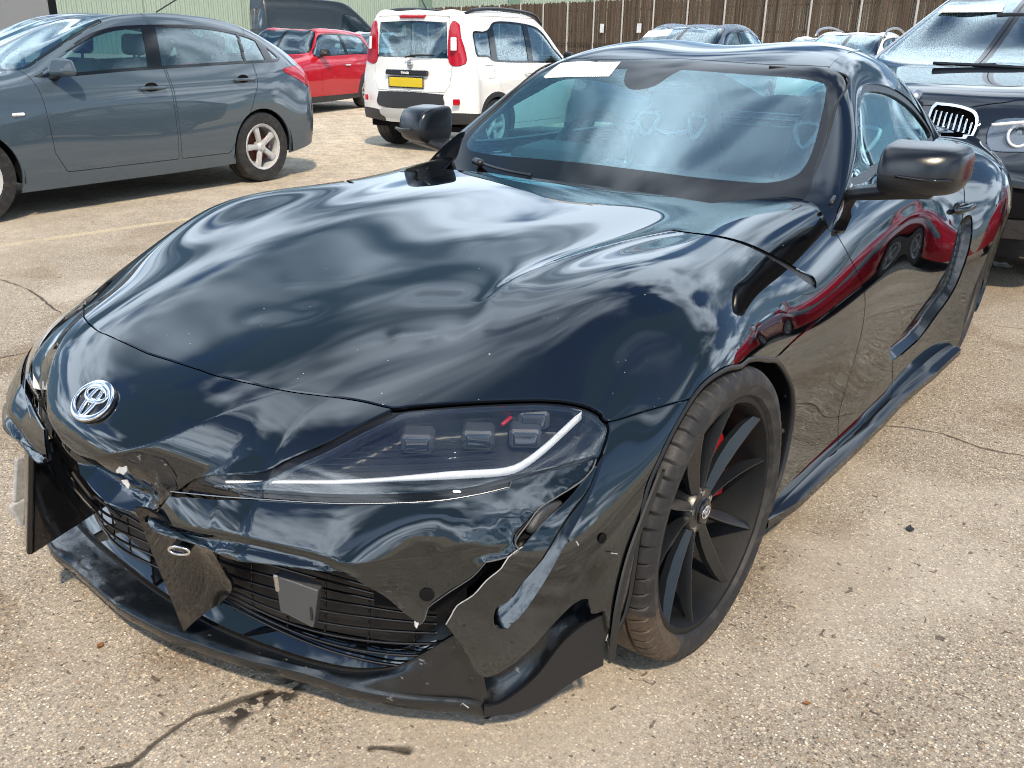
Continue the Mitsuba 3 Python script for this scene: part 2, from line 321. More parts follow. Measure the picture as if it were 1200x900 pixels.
scene['concrete'] = {'type': 'bumpmap', 'scale': 1., 'arbitrary': mikit.proc(lambda p, n, uv: .0011*(voronoi(p.x*150, p.y*150)[0])*-1.+.0012*noise(p.x*60, p.y*60)-.006*cracks(p.x, p.y), eps=2e-3),
                     'bsdf': {'type': 'diffuse', 'reflectance': mikit.proc(concrete)}}

pane('suv_glass', (.16, .26, .28), 2.0, (.85, .98, 1.))

satin('barrel_black', (.010, .011, .013), .4, 1.35)
satin('projector_grey', (.07, .075, .085), .12, 1.6)
# curves of the damaged car, in metres: x forward from its front axle, y to its left, z up
P={'hood_front':[[0.747,-0.086,0.698],[0.746,-0.044,0.698],[0.744,0.073,0.699],[0.74,0.174,0.701],[0.737,0.215,0.7],[0.697,0.347,0.694],[0.643,0.445,0.687],[0.62,0.486,0.682],[0.599,0.528,0.675]],
'lamp_top':[[0.599,0.528,0.675],[0.577,0.548,0.677],[0.511,0.611,0.681],[0.445,0.676,0.682],[0.402,0.72,0.681],[0.371,0.755,0.676],[0.352,0.78,0.668],[0.34,0.801,0.656],[0.336,0.815,0.642]],
'lamp_out':[[0.336,0.815,0.642],[0.345,0.824,0.629],[0.363,0.83,0.612],[0.384,0.834,0.595],[0.407,0.835,0.582]],
'fender_shut':[[0.336,0.815,0.642],[0.244,0.843,0.642],[0.139,0.886,0.647],[0.073,0.899,0.644]],
'lamp_in':[[0.881,0.258,0.545],[0.868,0.279,0.561],[0.852,0.308,0.573],[0.827,0.359,0.583],[0.796,0.414,0.593],[0.774,0.434,0.608],[0.716,0.479,0.636],[0.659,0.504,0.657],[0.599,0.528,0.675]],
'lamp_bot':[[0.881,0.258,0.545],[0.851,0.34,0.552],[0.818,0.415,0.558],[0.745,0.549,0.565],[0.66,0.664,0.573],[0.596,0.723,0.58],[0.519,0.772,0.589],[0.462,0.803,0.593],[0.4,0.83,0.595]],
'ridge':[[0.913,-0.106,0.54],[0.919,-0.046,0.539],[0.919,0.005,0.543],[0.904,0.121,0.571],[0.877,0.18,0.596],[0.845,0.229,0.621],[0.774,0.3,0.666],[0.699,0.35,0.692]],
'beak_low':[[0.902,-0.189,0.465],[0.911,-0.073,0.452],[0.912,0.007,0.451],[0.911,0.089,0.459],[0.906,0.164,0.475]],
'flank_low':[[0.898,0.217,0.485],[0.896,0.224,0.449],[0.877,0.309,0.452],[0.849,0.394,0.454],[0.81,0.485,0.46],[0.775,0.553,0.458],[0.759,0.581,0.45],[0.732,0.63,0.41],[0.718,0.654,0.379],[0.701,0.681,0.345]],
'flank_torn':[[0.701,0.681,0.345],[0.696,0.689,0.358],[0.692,0.694,0.381],[0.68,0.709,0.398],[0.668,0.723,0.413],[0.641,0.75,0.44],[0.622,0.764,0.466],[0.604,0.781,0.469],[0.581,0.797,0.481],[0.581,0.793,0.491],[0.572,0.793,0.507],[0.556,0.797,0.522],[0.529,0.805,0.538],[0.498,0.813,0.553],[0.451,0.828,0.565],[0.416,0.832,0.581],[0.4,0.83,0.595]],
'flank_crease':[[0.892,0.246,0.475],[0.87,0.33,0.479],[0.847,0.396,0.48],[0.809,0.485,0.476],[0.773,0.555,0.466],[0.754,0.592,0.444]],
'corner_torn':[[0.676,0.718,0.348],[0.67,0.725,0.367],[0.662,0.735,0.386],[0.645,0.753,0.407],[0.626,0.769,0.433],[0.607,0.783,0.454],[0.593,0.79,0.472],[0.572,0.802,0.485]],
'corner_low':[[0.676,0.718,0.348],[0.657,0.742,0.299],[0.635,0.762,0.236],[0.613,0.791,0.246],[0.583,0.827,0.288],[0.549,0.852,0.335],[0.509,0.87,0.367],[0.478,0.881,0.366],[0.474,0.886,0.335],[0.438,0.893,0.325]],
'fin_in':[[0.572,0.802,0.485],[0.526,0.816,0.521],[0.476,0.828,0.546],[0.425,0.833,0.575],[0.395,0.834,0.591]],
'fin_out':[[0.611,0.799,0.337],[0.594,0.813,0.359],[0.578,0.824,0.384],[0.541,0.839,0.436],[0.501,0.845,0.484],[0.46,0.847,0.52],[0.42,0.844,0.557],[0.381,0.836,0.595],[0.342,0.82,0.635]],
'scoop':[[0.395,0.834,0.591],[0.433,0.84,0.557],[0.485,0.835,0.524],[0.517,0.832,0.498],[0.551,0.826,0.461],[0.589,0.808,0.419],[0.606,0.798,0.392],[0.622,0.783,0.381],[0.625,0.782,0.346],[0.611,0.799,0.337]],
'slot':[[0.409,0.837,0.577],[0.454,0.829,0.562],[0.501,0.815,0.547],[0.536,0.805,0.53],[0.562,0.798,0.511],[0.581,0.797,0.481],[0.57,0.811,0.465],[0.546,0.821,0.482],[0.515,0.83,0.505],[0.474,0.837,0.531]],
'arch':[[0.402,0.896,0.261],[0.368,0.896,0.318],[0.323,0.887,0.494],[0.269,0.883,0.559],[0.193,0.881,0.62],[0.114,0.884,0.667],[0.029,0.893,0.681],[-0.036,0.897,0.671],[-0.075,0.894,0.673],[-0.136,0.892,0.66],[-0.202,0.889,0.638],[-0.276,0.885,0.614],[-0.341,0.885,0.568],[-0.387,0.885,0.525],[-0.42,0.884,0.479],[-0.434,0.885,0.415],[-0.421,0.887,0.341],[-0.398,0.887,0.273],[-0.373,0.885,0.225],[-0.368,0.882,0.177]],
'arch_trim':[[0.408,0.894,0.204],[0.398,0.895,0.319],[0.364,0.892,0.406],[0.314,0.89,0.473],[0.26,0.889,0.54]],
'shut2':[[-0.198,0.893,0.622],[-0.333,0.877,0.62],[-0.611,0.855,0.624],[-0.972,0.844,0.641]],
'door_front':[[-0.898,0.736,0.857],[-0.869,0.768,0.818],[-0.93,0.824,0.708],[-0.976,0.841,0.652],[-0.996,0.852,0.599],[-0.981,0.863,0.527],[-0.918,0.876,0.389],[-0.853,0.878,0.276],[-0.91,0.868,0.151]],
'vent_strip':[[-0.325,0.57,0.855],[-0.344,0.617,0.855],[-0.374,0.659,0.85],[-0.418,0.708,0.833],[-0.482,0.761,0.795],[-0.567,0.8,0.747],[-0.643,0.82,0.711]],
'crease':[[0.29,0.487,0.794],[0.183,0.468,0.813],[0.05,0.482,0.83],[-0.082,0.506,0.842],[-0.218,0.538,0.851],[-0.325,0.57,0.855]],
'cowl':[[-0.912,-0.429,0.881],[-0.635,-0.041,0.884],[-0.585,0.118,0.883],[-0.591,0.232,0.883],[-0.628,0.43,0.877],[-0.784,0.483,0.88],[-0.829,0.667,0.879]],
'groove':[[-2.027,0.85,0.766],[-1.993,0.866,0.685],[-1.93,0.879,0.57],[-1.839,0.879,0.459],[-1.699,0.874,0.377],[-1.502,0.871,0.34],[-1.365,0.872,0.321]],
'groove2':[[-1.88,0.871,0.577],[-1.758,0.873,0.459],[-1.562,0.868,0.408],[-1.356,0.867,0.397]],
'door_rear_low':[[-1.379,0.871,0.332],[-1.393,0.872,0.253],[-1.468,0.863,0.151]],
'handle':[[-1.9,0.84,0.725],[-1.988,0.854,0.728],[-2.056,0.867,0.733]],
'ws_glass':[[-0.941,0.672,0.917],[-1.262,0.582,1.145],[-1.286,0.543,1.168],[-1.284,0.052,1.193],[-1.316,-0.467,1.194]],
'win':[[-1.115,0.71,0.939],[-1.228,0.672,1.052],[-1.458,0.613,1.153],[-1.543,0.599,1.172],[-2.021,0.586,1.12],[-2.397,0.579,1.025],[-2.346,0.645,0.933]],
'mirror_base':[[-1.191,-0.108,1.145],[-1.3,-0.101,1.199],[-1.193,-0.035,1.148]],
'split_front':[[0.811,-0.478,0.095],[0.82,-0.363,0.095],[0.828,-0.232,0.095],[0.847,-0.125,0.095],[0.825,0.032,0.095],[0.813,0.106,0.095],[0.776,0.239,0.095],[0.725,0.377,0.095],[0.696,0.499,0.095],[0.648,0.596,0.095],[0.581,0.701,0.095],[0.538,0.739,0.095]],
'split_wing':[[0.712,0.875,0.285],[0.63,0.875,0.289],[0.557,0.875,0.311],[0.494,0.875,0.314],[0.411,0.875,0.298]],
'split_wing_low':[[0.762,0.875,0.302],[0.689,0.875,0.258],[0.618,0.875,0.227],[0.505,0.875,0.208],[0.408,0.875,0.181]],
'split_inner':[[0.809,0.433,0.23],[0.752,0.568,0.227],[0.734,0.605,0.231],[0.715,0.646,0.251],[0.689,0.695,0.292],[0.669,0.727,0.321]],
'pillarL':[[0.906,0.164,0.475],[0.896,0.188,0.402],[0.879,0.202,0.306],[0.859,0.195,0.201],[0.862,0.266,0.265],[0.851,0.37,0.36],[0.86,0.358,0.407],[0.866,0.344,0.448],[0.872,0.324,0.455],[0.89,0.254,0.465],[0.898,0.217,0.485]],
'sensor':[[0.891,0.212,0.391],[0.888,0.255,0.424],[0.876,0.31,0.44],[0.879,0.292,0.413],[0.886,0.243,0.382]],
'radar':[[0.828,0.445,0.407],[0.795,0.515,0.389],[0.795,0.495,0.304],[0.821,0.441,0.328]],
'vent_poly':[[-1.994,0.865,0.694],[-1.945,0.866,0.654],[-1.881,0.872,0.571],[-1.805,0.872,0.512],[-1.668,0.869,0.455],[-1.492,0.866,0.417],[-1.358,0.868,0.39],[-1.371,0.872,0.308],[-1.611,0.873,0.303],[-1.73,0.875,0.322],[-1.824,0.88,0.359],[-1.928,0.888,0.42],[-1.996,0.892,0.522],[-2.047,0.89,0.616],[-2.057,0.875,0.702]],
'ws_clear':[[-0.797,0.038,0.925],[-0.802,0.159,0.923],[-0.826,0.341,0.915],[-0.866,0.502,0.91],[-0.894,0.573,0.912],[-0.942,0.623,0.931],[-1.017,0.628,0.978],[-1.132,0.602,1.058],[-1.271,0.558,1.156],[-1.294,0.52,1.177],[-1.294,0.261,1.191],[-1.295,0.049,1.198]],
'ws_outer':[[-0.883,0.678,0.874],[-0.983,0.66,0.947],[-1.091,0.64,1.022],[-1.218,0.61,1.111],[-1.374,0.572,1.195],[-1.345,0.33,1.214],[-1.366,0.009,1.227]],
'drl':[[0.839,0.355,0.565],[0.79,0.451,0.577],[0.736,0.54,0.585],[0.665,0.631,0.594],[0.605,0.693,0.597],[0.556,0.736,0.596],[0.53,0.753,0.598],[0.503,0.763,0.606],[0.465,0.772,0.621],[0.423,0.778,0.638],[0.373,0.783,0.657]],
'mods':[[0.619,0.602,0.634],[0.541,0.677,0.636],[0.48,0.736,0.635],[0.444,0.727,0.657]],
'redtag':[[0.494,0.699,0.647],[0.473,0.702,0.656]],
'crumple':[[0.903,0.132,0.569],[0.908,0.161,0.514],[0.906,0.164,0.475],[0.898,0.217,0.485],[0.882,0.257,0.54],[0.873,0.24,0.576],[0.878,0.194,0.589]]}

# ---------------------------------------------------------------- the yard
g = np.linspace(-1, 1, 3)*400.
scene['ground'] = mikit.ply((np.array([[-400, -400, 0], [400, -400, 0], [400, 400, 0], [-400, 400, 0.]]), np.array([[0, 1, 2, 3]])), 'concrete', uv=np.array([[-400, -400], [400, -400], [400, 400], [-400, 400.]])) ; structure('ground')

# ---------------------------------------------------------------- fence, shed, warehouse
def ground_at(d, x): # a point at depth d along the view, x metres to the right, on the ground
    fwd = np.array([_f[0], _f[1]])/math.hypot(_f[0], _f[1]); rt = np.array([_r[0], _r[1]]); return EYE[:2]+fwd*d+rt*x
def plank_colour(p, n, uv):
    c = cell_rand(dr.floor(p.x*8.3+p.y*3.1), dr.floor(p.x*2.3-p.y*8.1)); g = fbm(p.x*25, p.y*25, p.z*1.8, 3)
    return mix((.050, .036, .027), (.19, .145, .11), .55*g+.45*c)
scene['weathered_wood'] = {'type': 'twosided', 'bsdf': {'type': 'diffuse', 'reflectance': mikit.proc(plank_colour)}}
satin('post_white', (.62, .62, .60), .4); matte('rail_wood', (.09, .07, .055))
satin('green_sheet', (.33, .43, .37), .35); satin('green_post', (.15, .25, .20), .35); matte('warehouse_grey', (.20, .215, .235)); satin('roof_light', (.55, .56, .50), .4)
A, B_ = ground_at(80, -15.0), ground_at(30, 16.5); FL = np.linalg.norm(B_-A); fd = (B_-A)/FL; fn = np.array([-fd[1], fd[0]])
fence = thing('slat_fence', 'tall brown timber slat fence with thin pale posts behind the cars', 'fence')
FH = 3.15; n_s = int(FL/.115); r1 = np.random.default_rng(3); bx = trimesh.creation.box(extents=(1, 1, 1)); vs_, fs_ = np.array(bx.vertices), np.array(bx.faces)
Vs, Fs = [], []
for i in range(n_s):
    c = A+fd*(i*.115+.05); w_, h_, o_ = .085+r1.random()*.02, FH+(r1.random()-.5)*.10, (r1.random()-.5)*.02; tw = (r1.random()-.5)*.12
    v = vs_*[w_, .022, h_]; ca, sa = math.cos(math.atan2(fd[1], fd[0])+tw), math.sin(math.atan2(fd[1], fd[0])+tw)
    Vs.append(np.c_[c[0]+v[:, 0]*ca-v[:, 1]*sa+fn[0]*o_, c[1]+v[:, 0]*sa+v[:, 1]*ca+fn[1]*o_, v[:, 2]+h_/2+.05]); Fs.append(fs_+8*i)
put(fence, 'slats', S((np.vstack(Vs), np.vstack(Fs)), 'weathered_wood', False)); labels[fence+'__slats'] = {'kind': 'stuff'}
ang = math.degrees(math.atan2(fd[1], fd[0]))
side = np.sign(fn@(EYE[:2]-A))
for z_ in (.7, 1.75, 2.75):
    c = (A+B_)/2-fn*side*.05; put(fence, 'rail', S(box((0, 0, 0), (FL, .05, .09)), 'rail_wood', False), T().translate([c[0], c[1], z_]).rotate([0, 0, 1], ang))
c = (A+B_)/2+fn*side*.06; put(fence, 'rail', S(box((0, 0, 0), (FL, .03, .05)), 'rail_wood', False), T().translate([c[0], c[1], 1.15]).rotate([0, 0, 1], ang))
post = S(box((0, 0, 1.62), (.07, .06, 3.24), .01), 'post_white', False)
for i in range(int(FL/2.35)+1):
    c = A+fd*min(i*2.35+.3, FL)+fn*side*.055; put(fence, 'post', post, T().translate([c[0], c[1], 0]).rotate([0, 0, 1], ang))
notice = S(box((0, 0, 0), (.32, .01, .42)), 'drl_white', False)
for t_ in (.615, .665):
    c = A+fd*FL*t_+fn*side*.10; put(fence, 'notice', notice, T().translate([c[0], c[1], 1.9]).rotate([0, 0, 1], ang))
# corrugated shed behind it
shed = thing('corrugated_shed', 'pale green corrugated metal shed behind the fence at upper left', 'building')
SA, SB = ground_at(62, -29.5), ground_at(75, 11.0); SL = np.linalg.norm(SB-SA); sd = (SB-SA)/SL; sn = np.array([-sd[1], sd[0]]); sn *= np.sign(sn@(EYE[:2]-SA)); sang = math.degrees(math.atan2(sd[1], sd[0]))
pitch = .30; n_c = int(SL/pitch); prof = []
for i in range(n_c): prof += [(i*pitch, 0), (i*pitch+.11, 0), (i*pitch+.15, .06), (i*pitch+.26, .06)]
prof = np.array(prof); W0 = SA+prof[:, :1]*sd+prof[:, 1:]*sn
for j in range(int(math.ceil(SL/6.))):
    k_ = (prof[:, 0] >= j*6-1e-6) & (prof[:, 0] <= (j+1)*6+.16)
    if k_.sum() > 3: put(shed, 'wall_sheet', S(loft(np.c_[W0[k_], np.zeros(k_.sum())], np.c_[W0[k_], np.full(k_.sum(), 4.2)], np.c_[W0[k_], np.full(k_.sum(), 8.)]), 'green_sheet', False))
for j, (t_, w_) in enumerate(((.12, .10), (.27, .10), (.42, .10), (.565, .9), (.72, .9), (.86, .5))):
    c = SA+sd*SL*t_+sn*.12; put(shed, 'column', S(box((0, 0, 4.), (w_, .16, 8.), .02), 'green_post' if w_ > .2 else 'green_sheet', False), T().translate([c[0], c[1], 0]).rotate([0, 0, 1], sang))
rf = S(loft(np.c_[(SA+sn*.5)[None], [[8.0]]].repeat(1, 0).tolist()+np.c_[(SB+sn*.5)[None], [[8.0]]].tolist(), np.c_[(SA-sn*9)[None], [[10.5]]].tolist()+np.c_[(SB-sn*9)[None], [[10.5]]].tolist()), 'roof_light', False); put(shed, 'roof', rf)
for e_ in (SA, SB):
    put(shed, 'end_wall', S(loft([np.r_[e_, 0], np.r_[e_, 8.]], [np.r_[e_-sn*9, 0], np.r_[e_-sn*9, 10.5]]), 'green_sheet', False))
low = thing('low_shed', 'low building with pale roof beyond the slat fence', 'building')
LA, LB = ground_at(92, -4.), ground_at(58, 26.); ld = (LB-LA)/np.linalg.norm(LB-LA); ln = np.array([-ld[1], ld[0]]); ln *= np.sign(ln@(EYE[:2]-LA))
put(low, 'wall', S(loft([np.r_[LA, 0], np.r_[LB, 0]], [np.r_[LA, 4.2], np.r_[LB, 4.2]]), 'green_sheet', False)); put(low, 'roof', S(loft([np.r_[LA+ln*.4, 4.15], np.r_[LB+ln*.4, 4.15]], [np.r_[LA-ln*10, 6.0], np.r_[LB-ln*10, 6.0]]), 'roof_light', False))
wh = thing('grey_warehouse', 'plain grey warehouse wall at the top left corner', 'building')
GA, GB = ground_at(70, -52.), ground_at(64, -31.0); gd = (GB-GA)/np.linalg.norm(GB-GA); gn = np.array([-gd[1], gd[0]]); gn *= np.sign(gn@(EYE[:2]-GA))
put(wh, 'wall', S(loft([np.r_[GA, 0], np.r_[GB, 0]], [np.r_[GA, 9], np.r_[GB, 9]], [np.r_[GA-gn*12, 9.6], np.r_[GB-gn*12, 9.6]], [np.r_[GA-gn*12, 0], np.r_[GB-gn*12, 0]]), 'warehouse_grey', False))

# ---------------------------------------------------------------- the damaged black coupe
G = [
[(.765,0,.690),(.745,.25,.693),(.64,.50,.668),(.48,.70,.653),(.37,.805,.640),(.46,.845,.525),(.505,.868,.39),(.51,.878,.25),(.49,.87,.12)],
[(.50,0,.765),(.48,.25,.768),(.40,.48,.765),(.28,.68,.762),(.20,.81,.70),(.26,.875,.585),(.30,.893,.45),(.32,.895,.28),(.33,.885,.12)],
[(.08,0,.828),(.07,.27,.832),(.04,.50,.832),(0,.68,.845),(-.01,.825,.775),(-.01,.900,.66),(0,.912,.46),(0,.905,.28),(0,.89,.12)],
[(-.40,0,.872),(-.40,.28,.872),(-.42,.50,.860),(-.42,.67,.848),(-.42,.79,.765),(-.42,.868,.62),(-.42,.885,.45),(-.42,.886,.28),(-.42,.875,.12)],
[(-.78,0,.882),(-.80,.30,.882),(-.84,.52,.882),(-.88,.69,.878),(-.88,.78,.80),(-.92,.845,.64),(-.92,.872,.45),(-.92,.877,.28),(-.92,.865,.12)],
[(-1.45,0,.86),(-1.45,.30,.87),(-1.45,.54,.885),(-1.45,.69,.895),(-1.45,.775,.83),(-1.45,.83,.68),(-1.45,.860,.48),(-1.45,.872,.28),(-1.45,.86,.12)],
[(-1.95,0,.88),(-1.95,.30,.89),(-1.95,.54,.905),(-1.95,.70,.917),(-1.95,.795,.85),(-1.95,.855,.70),(-1.95,.900,.5),(-1.95,.898,.28),(-1.95,.87,.12)],
[(-2.38,0,.92),(-2.38,.30,.925),(-2.38,.54,.935),(-2.36,.72,.93),(-2.36,.870,.865),(-2.34,.948,.72),(-2.32,.965,.5),(-2.32,.955,.28),(-2.34,.915,.13)],
[(-2.85,0,.94),(-2.85,.30,.94),(-2.85,.52,.93),(-2.85,.68,.91),(-2.83,.81,.83),(-2.8,.875,.69),(-2.8,.875,.5),(-2.8,.865,.3),(-2.8,.84,.16)],
[(-3.2,0,.96),(-3.2,.30,.95),(-3.17,.50,.91),(-3.12,.64,.87),(-3.08,.71,.79),(-3.1,.74,.65),(-3.1,.74,.48),(-3.1,.73,.32),(-3.08,.72,.2)],
[(-3.3,0,.80),(-3.3,.22,.79),(-3.29,.38,.76),(-3.27,.48,.73),(-3.25,.52,.68),(-3.25,.53,.60),(-3.25,.53,.48),(-3.25,.52,.38),(-3.25,.5,.3)]]
FR = [
[(.880,0,.620),(.920,0,.530),(.89,0,.34),(.85,0,.12)],
[(.845,.25,.612),(.890,.25,.51),(.875,.25,.32),(.835,.25,.12)],
[(.750,.50,.595),(.800,.50,.49),(.795,.50,.32),(.765,.50,.12)],
[(.600,.72,.580),(.655,.725,.475),(.670,.725,.31),(.65,.715,.12)]]
CB = [
[(-.60,0,.80),(-.64,.30,.80),(-.80,.69,.81),(-.85,.775,.81),(-.89,.80,.81)],
[(-.78,0,.915),(-.81,.30,.912),(-.92,.690,.905),(-.955,.765,.885),(-1.01,.785,.85)],
[(-1.08,0,1.085),(-1.10,.30,1.080),(-1.145,.655,1.055),(-1.18,.71,.98),(-1.22,.755,.87)],
[(-1.40,0,1.238),(-1.40,.30,1.236),(-1.40,.565,1.205),(-1.43,.645,1.06),(-1.47,.715,.87)],
[(-1.75,0,1.280),(-1.75,.30,1.296),(-1.75,.53,1.238),(-1.75,.625,1.08),(-1.75,.70,.875)],
[(-2.1,0,1.248),(-2.1,.27,1.262),(-2.1,.50,1.203),(-2.1,.60,1.07),(-2.1,.69,.88)],
[(-2.5,0,1.165),(-2.5,.26,1.17),(-2.5,.45,1.115),(-2.5,.56,1.02),(-2.48,.66,.88)],
[(-2.9,0,1.03),(-2.9,.25,1.03),(-2.9,.41,.99),(-2.88,.50,.94),(-2.85,.58,.88)],
[(-3.15,0,.92),(-3.15,.22,.92),(-3.14,.34,.90),(-3.12,.42,.87),(-3.1,.5,.84)]]
P = {k: np.array(v) for k, v in P.items()}
coupe = thing('sports_car', 'black two-door sports coupe with smashed front bumper in the foreground', 'car')
def part(name, mesh, mat, smooth=30, label=None): return put(coupe, name, S(mesh, mat, smooth), None, label)
QN = np.array([.66, .50, .56]); QN /= np.linalg.norm(QN); Q1 = np.array([-.5, .66, 0]); Q1 /= np.linalg.norm(Q1); Q2 = np.cross(QN, Q1)
def Q(p, s=None):
    """along the front corner's own axis: the plane in which its shutlines are drawn, the same for both sides"""
    p = np.array(p)[:, :3].copy(); p[:, 1] = np.abs(p[:, 1]) if s is None else p[:, 1]*s
    return np.c_[p@Q1, p@Q2]
def L(*names):
    return np.vstack([P[n] for n in names])
V, F4 = subdivide_q(*cage(G, FR), 2)
fair(V, F4, 14)
V, F = subdivide(V, F4, 3, 0.)
x, y, z = V.T.copy(); ay = np.abs(y)
# the nose: a crease runs from under the badge up to the bonnet corner, and the beak turns under below it
rx = np.array([[0, .541], [.06, .549], [.121, .571], [.18, .596], [.229, .621], [.30, .666], [.35, .692], [.6, .80]])
below = np.clip(np.interp(ay, rx[:, 0], rx[:, 1])-z, 0, .10)
k = np.interp(ay, [0, .10, .17, .26, .34, .42], [.85, .75, .45, .32, .22, 0.])*np.clip((x-.45)/.1, 0, 1)
V[:, 0] -= k*below*np.clip((z-.40)/.05, 0, 1)
# bonnet crease and dents left by the crash
def dent(line, h, w, one=False):
    d = linedist(V[:, :2], np.array(line)[:, :2]); top = (z > .6)
    V[:, 2] += np.where(top, h*np.exp(-(d/w)**(1 if one else 2)), 0)
cr = smoothline(P['crease'], .03); dent(cr, .0045, .022, True)
for c, h, w in (([(.55, .10), (.50, .18)], -.0016, .04), ([(.42, .05), (.36, .16)], .001, .06), ([(.30, .42), (.33, .36)], -.0016, .035), ([(.30, .62), (.22, .70)], -.0012, .05),
                ([(.10, .25), (.02, .38)], -.0012, .09), ([(.20, .50), (.36, .52)], .0016, .03), ([(-.1, .1), (-.2, .3)], .0008, .12), ([(.47, .42), (.43, .47)], .0014, .02)): dent(c, h, w)
# faint hollows of the sheet metal along the flank
V[:, 1] -= np.sign(y)*np.where((x < -.3) & (x > -2.2), .010*np.exp(-((z-.36)/.11)**2)*np.clip((-x-.3)/.4, 0, 1), 0)
N = normals(V, F); P6 = np.c_[V, N]
BASE = (P6, F)
# --- wheel openings and the hollow under the cabin
ae = smoothline(P['arch'], .02)[:, [0, 2]]; ae = np.vstack([ae, [(-.37, -.5), (.40, -.5)]])
rear_arch = np.array([(-2.46+.358*math.cos(a), .335+.358*math.sin(a)) for a in np.linspace(-.5, math.pi+.5, 40)]); rear_arch = np.vstack([rear_arch, [(-2.79, -.5), (-2.13, -.5)]])
rest = BASE
def sdf_side(p, poly, ymin=.45): return np.where(np.abs(p[:, 1]) > ymin, polysdf(p[:, [0, 2]], poly, .1), -9.)
_, rest = clip(*rest, sdf_side(rest[0], ae)); _, rest = clip(*rest, sdf_side(rest[0], rear_arch))
inside_cab = np.array([(-.66, -.50), (-.92, -.66), (-1.45, -.66), (-2.1, -.63), (-2.85, -.5), (-2.85, .5), (-2.1, .63), (-1.45, .66), (-.92, .66), (-.66, .50)])
p = rest[0]; _, rest = clip(*rest, np.where(p[:, 2] > .7, polysdf(p[:, :2], inside_cab, .2), -9.))
# --- shutlines
GAP = .0028
nose_line = smoothline(np.vstack([[(.748, -.12, .698), (.7475, 0, .698)], P['hood_front'][2:], P['lamp_top'][1:], P['fender_shut'][1:]]), .02)
nq = Q(nose_line, 1); nq = np.vstack([nq, [(nq[-1, 0], -5), (5, -5), (5, 5), (-5, 5), (-5, nq[0, 1])]])
xd = smoothline(P['door_front'], .02); xd = xd[np.argsort(xd[:, 2])]
def door_x(zz): return np.interp(zz, xd[:, 2], xd[:, 0], left=xd[0, 0], right=xd[-1, 0]-.02)
cz = np.array([[-.9, .0], [0, .0], [0, 0]])
cw = P['cowl']; cx = np.array([(0, -.628), (.12, -.592), (.232, -.598), (.33, -.63), (.43, -.69), (.52, -.775), (.60, -.84), (.70, -.885), (.80, -.90), (1.2, -.9)])
p = rest[0]; cowl = p[:, 0]-np.interp(np.abs(p[:, 1]), cx[:, 0], cx[:, 1]); front = p[:, 0]-door_x(p[:, 2])
fwd = np.minimum(front, np.where(p[:, 2] > .80, cowl, 9.))
frontpart, rearpart = clip(*rest, fwd-GAP)
_, rearpart = clip(*rearpart, (lambda p: np.minimum(p[:, 0]-door_x(p[:, 2]), np.where(p[:, 2] > .80, p[:, 0]-np.interp(np.abs(p[:, 1]), cx[:, 0], cx[:, 1]), 9.))+GAP)(rearpart[0]))
p = frontpart[0]; zs = np.interp(p[:, 0], [-1., -.6, -.25, -.05, .05], [.641, .624, .62, .64, .2])
s = np.minimum(np.where(p[:, 0] > -.9, polysdf(Q(p), nq, 1.), 9.), np.where(np.abs(p[:, 1]) > .6, p[:, 2]-zs, 9.))
bonnet, lower = clip(*frontpart, s-GAP); _, lower = clip(*lower, (lambda p: np.minimum(np.where(p[:, 0] > -.9, polysdf(Q(p), nq, 1.), 9.), np.where(np.abs(p[:, 1]) > .6, p[:, 2]-np.interp(p[:, 0], [-1., -.6, -.25, -.05, .05], [.641, .624, .62, .64, .2]), 9.)))(lower[0])+GAP)
# bonnet vents: dark slots with a raised lip
part('bonnet_liner', sheet((offset(bonnet[0], -.03), bonnet[1])), 'dark_void', True)
vs = smoothline(P['vent_strip'], .02); d = linedist(np.c_[bonnet[0][:, 0], np.abs(bonnet[0][:, 1])], vs[:, :2])
wv = .008
vent, bonnet = clip(*bonnet, wv-d)
part('bonnet', rim(*bonnet), 'black_paint', True, 'long dented black bonnet reflecting the clouds')
v, f = offset(vent[0], -.006), vent[1]
for sgn in (1, -1):
    a, _ = clip(v, f, v[:, 1]*sgn); part('bonnet_vent', sheet(a), 'satin_black', True)
# front wings behind the wheels
fender, lower = clip(*lower, -.02-lower[0][:, 0])
for sgn in (1, -1):
    a, _ = clip(*fender, fender[0][:, 1]*sgn); part('front_wing', rim(*a), 'black_paint', True)
# lamps, nose, flank, corner: everything else in the front is opening
def closed(*names): return Q(smoothline(L(*names), .01), 1)
lamp_poly = np.vstack([Q(smoothline(P['lamp_top'], .012)), Q(smoothline(P['lamp_out'], .012)), Q(smoothline(P['lamp_bot'], .012))[::-1], Q(smoothline(P['lamp_in'], .012))])
lens, lower = clip(*lower, polysdf(Q(lower[0]), lamp_poly)); li_ = Q(smoothline(P['lamp_in'], .012)); lt_ = Q(smoothline(P['lamp_top'], .012)); lens, bezel = clip(*lens, np.minimum(polysdf(Q(lens[0]), lamp_poly)-.007, np.minimum(linedist(Q(lens[0]), li_)-.020, linedist(Q(lens[0]), lt_)-.013)))
beak = smoothline(np.vstack([[(.905, -.15, .46), (.912, 0, .451)], P['beak_low'][3:]]), .012)
tip = P['lamp_in'][:1]
nose_poly = np.vstack([Q(np.array([(.7, -.4, .72)]), 1), nq[:60][nq[:60, 0] < Q(P['hood_front'][-1:])[0, 0]]+[0, .01], Q(smoothline(P['lamp_in'], .012))[::-1], Q(beak, 1)[::-1], Q(np.array([(.9, -.4, .47)]), 1)])
nose, lower = clip(*lower, polysdf(Q(lower[0]), nose_poly, .3))
crum = Q(smoothline(P['crumple'], .015, True), 1)
flank_poly = np.vstack([Q(smoothline(P['lamp_bot'], .012)), Q(P['flank_torn'])[::-1], Q(smoothline(P['flank_low'], .012))[::-1]])
flank, lower = clip(*lower, polysdf(Q(lower[0]), flank_poly)-.001)
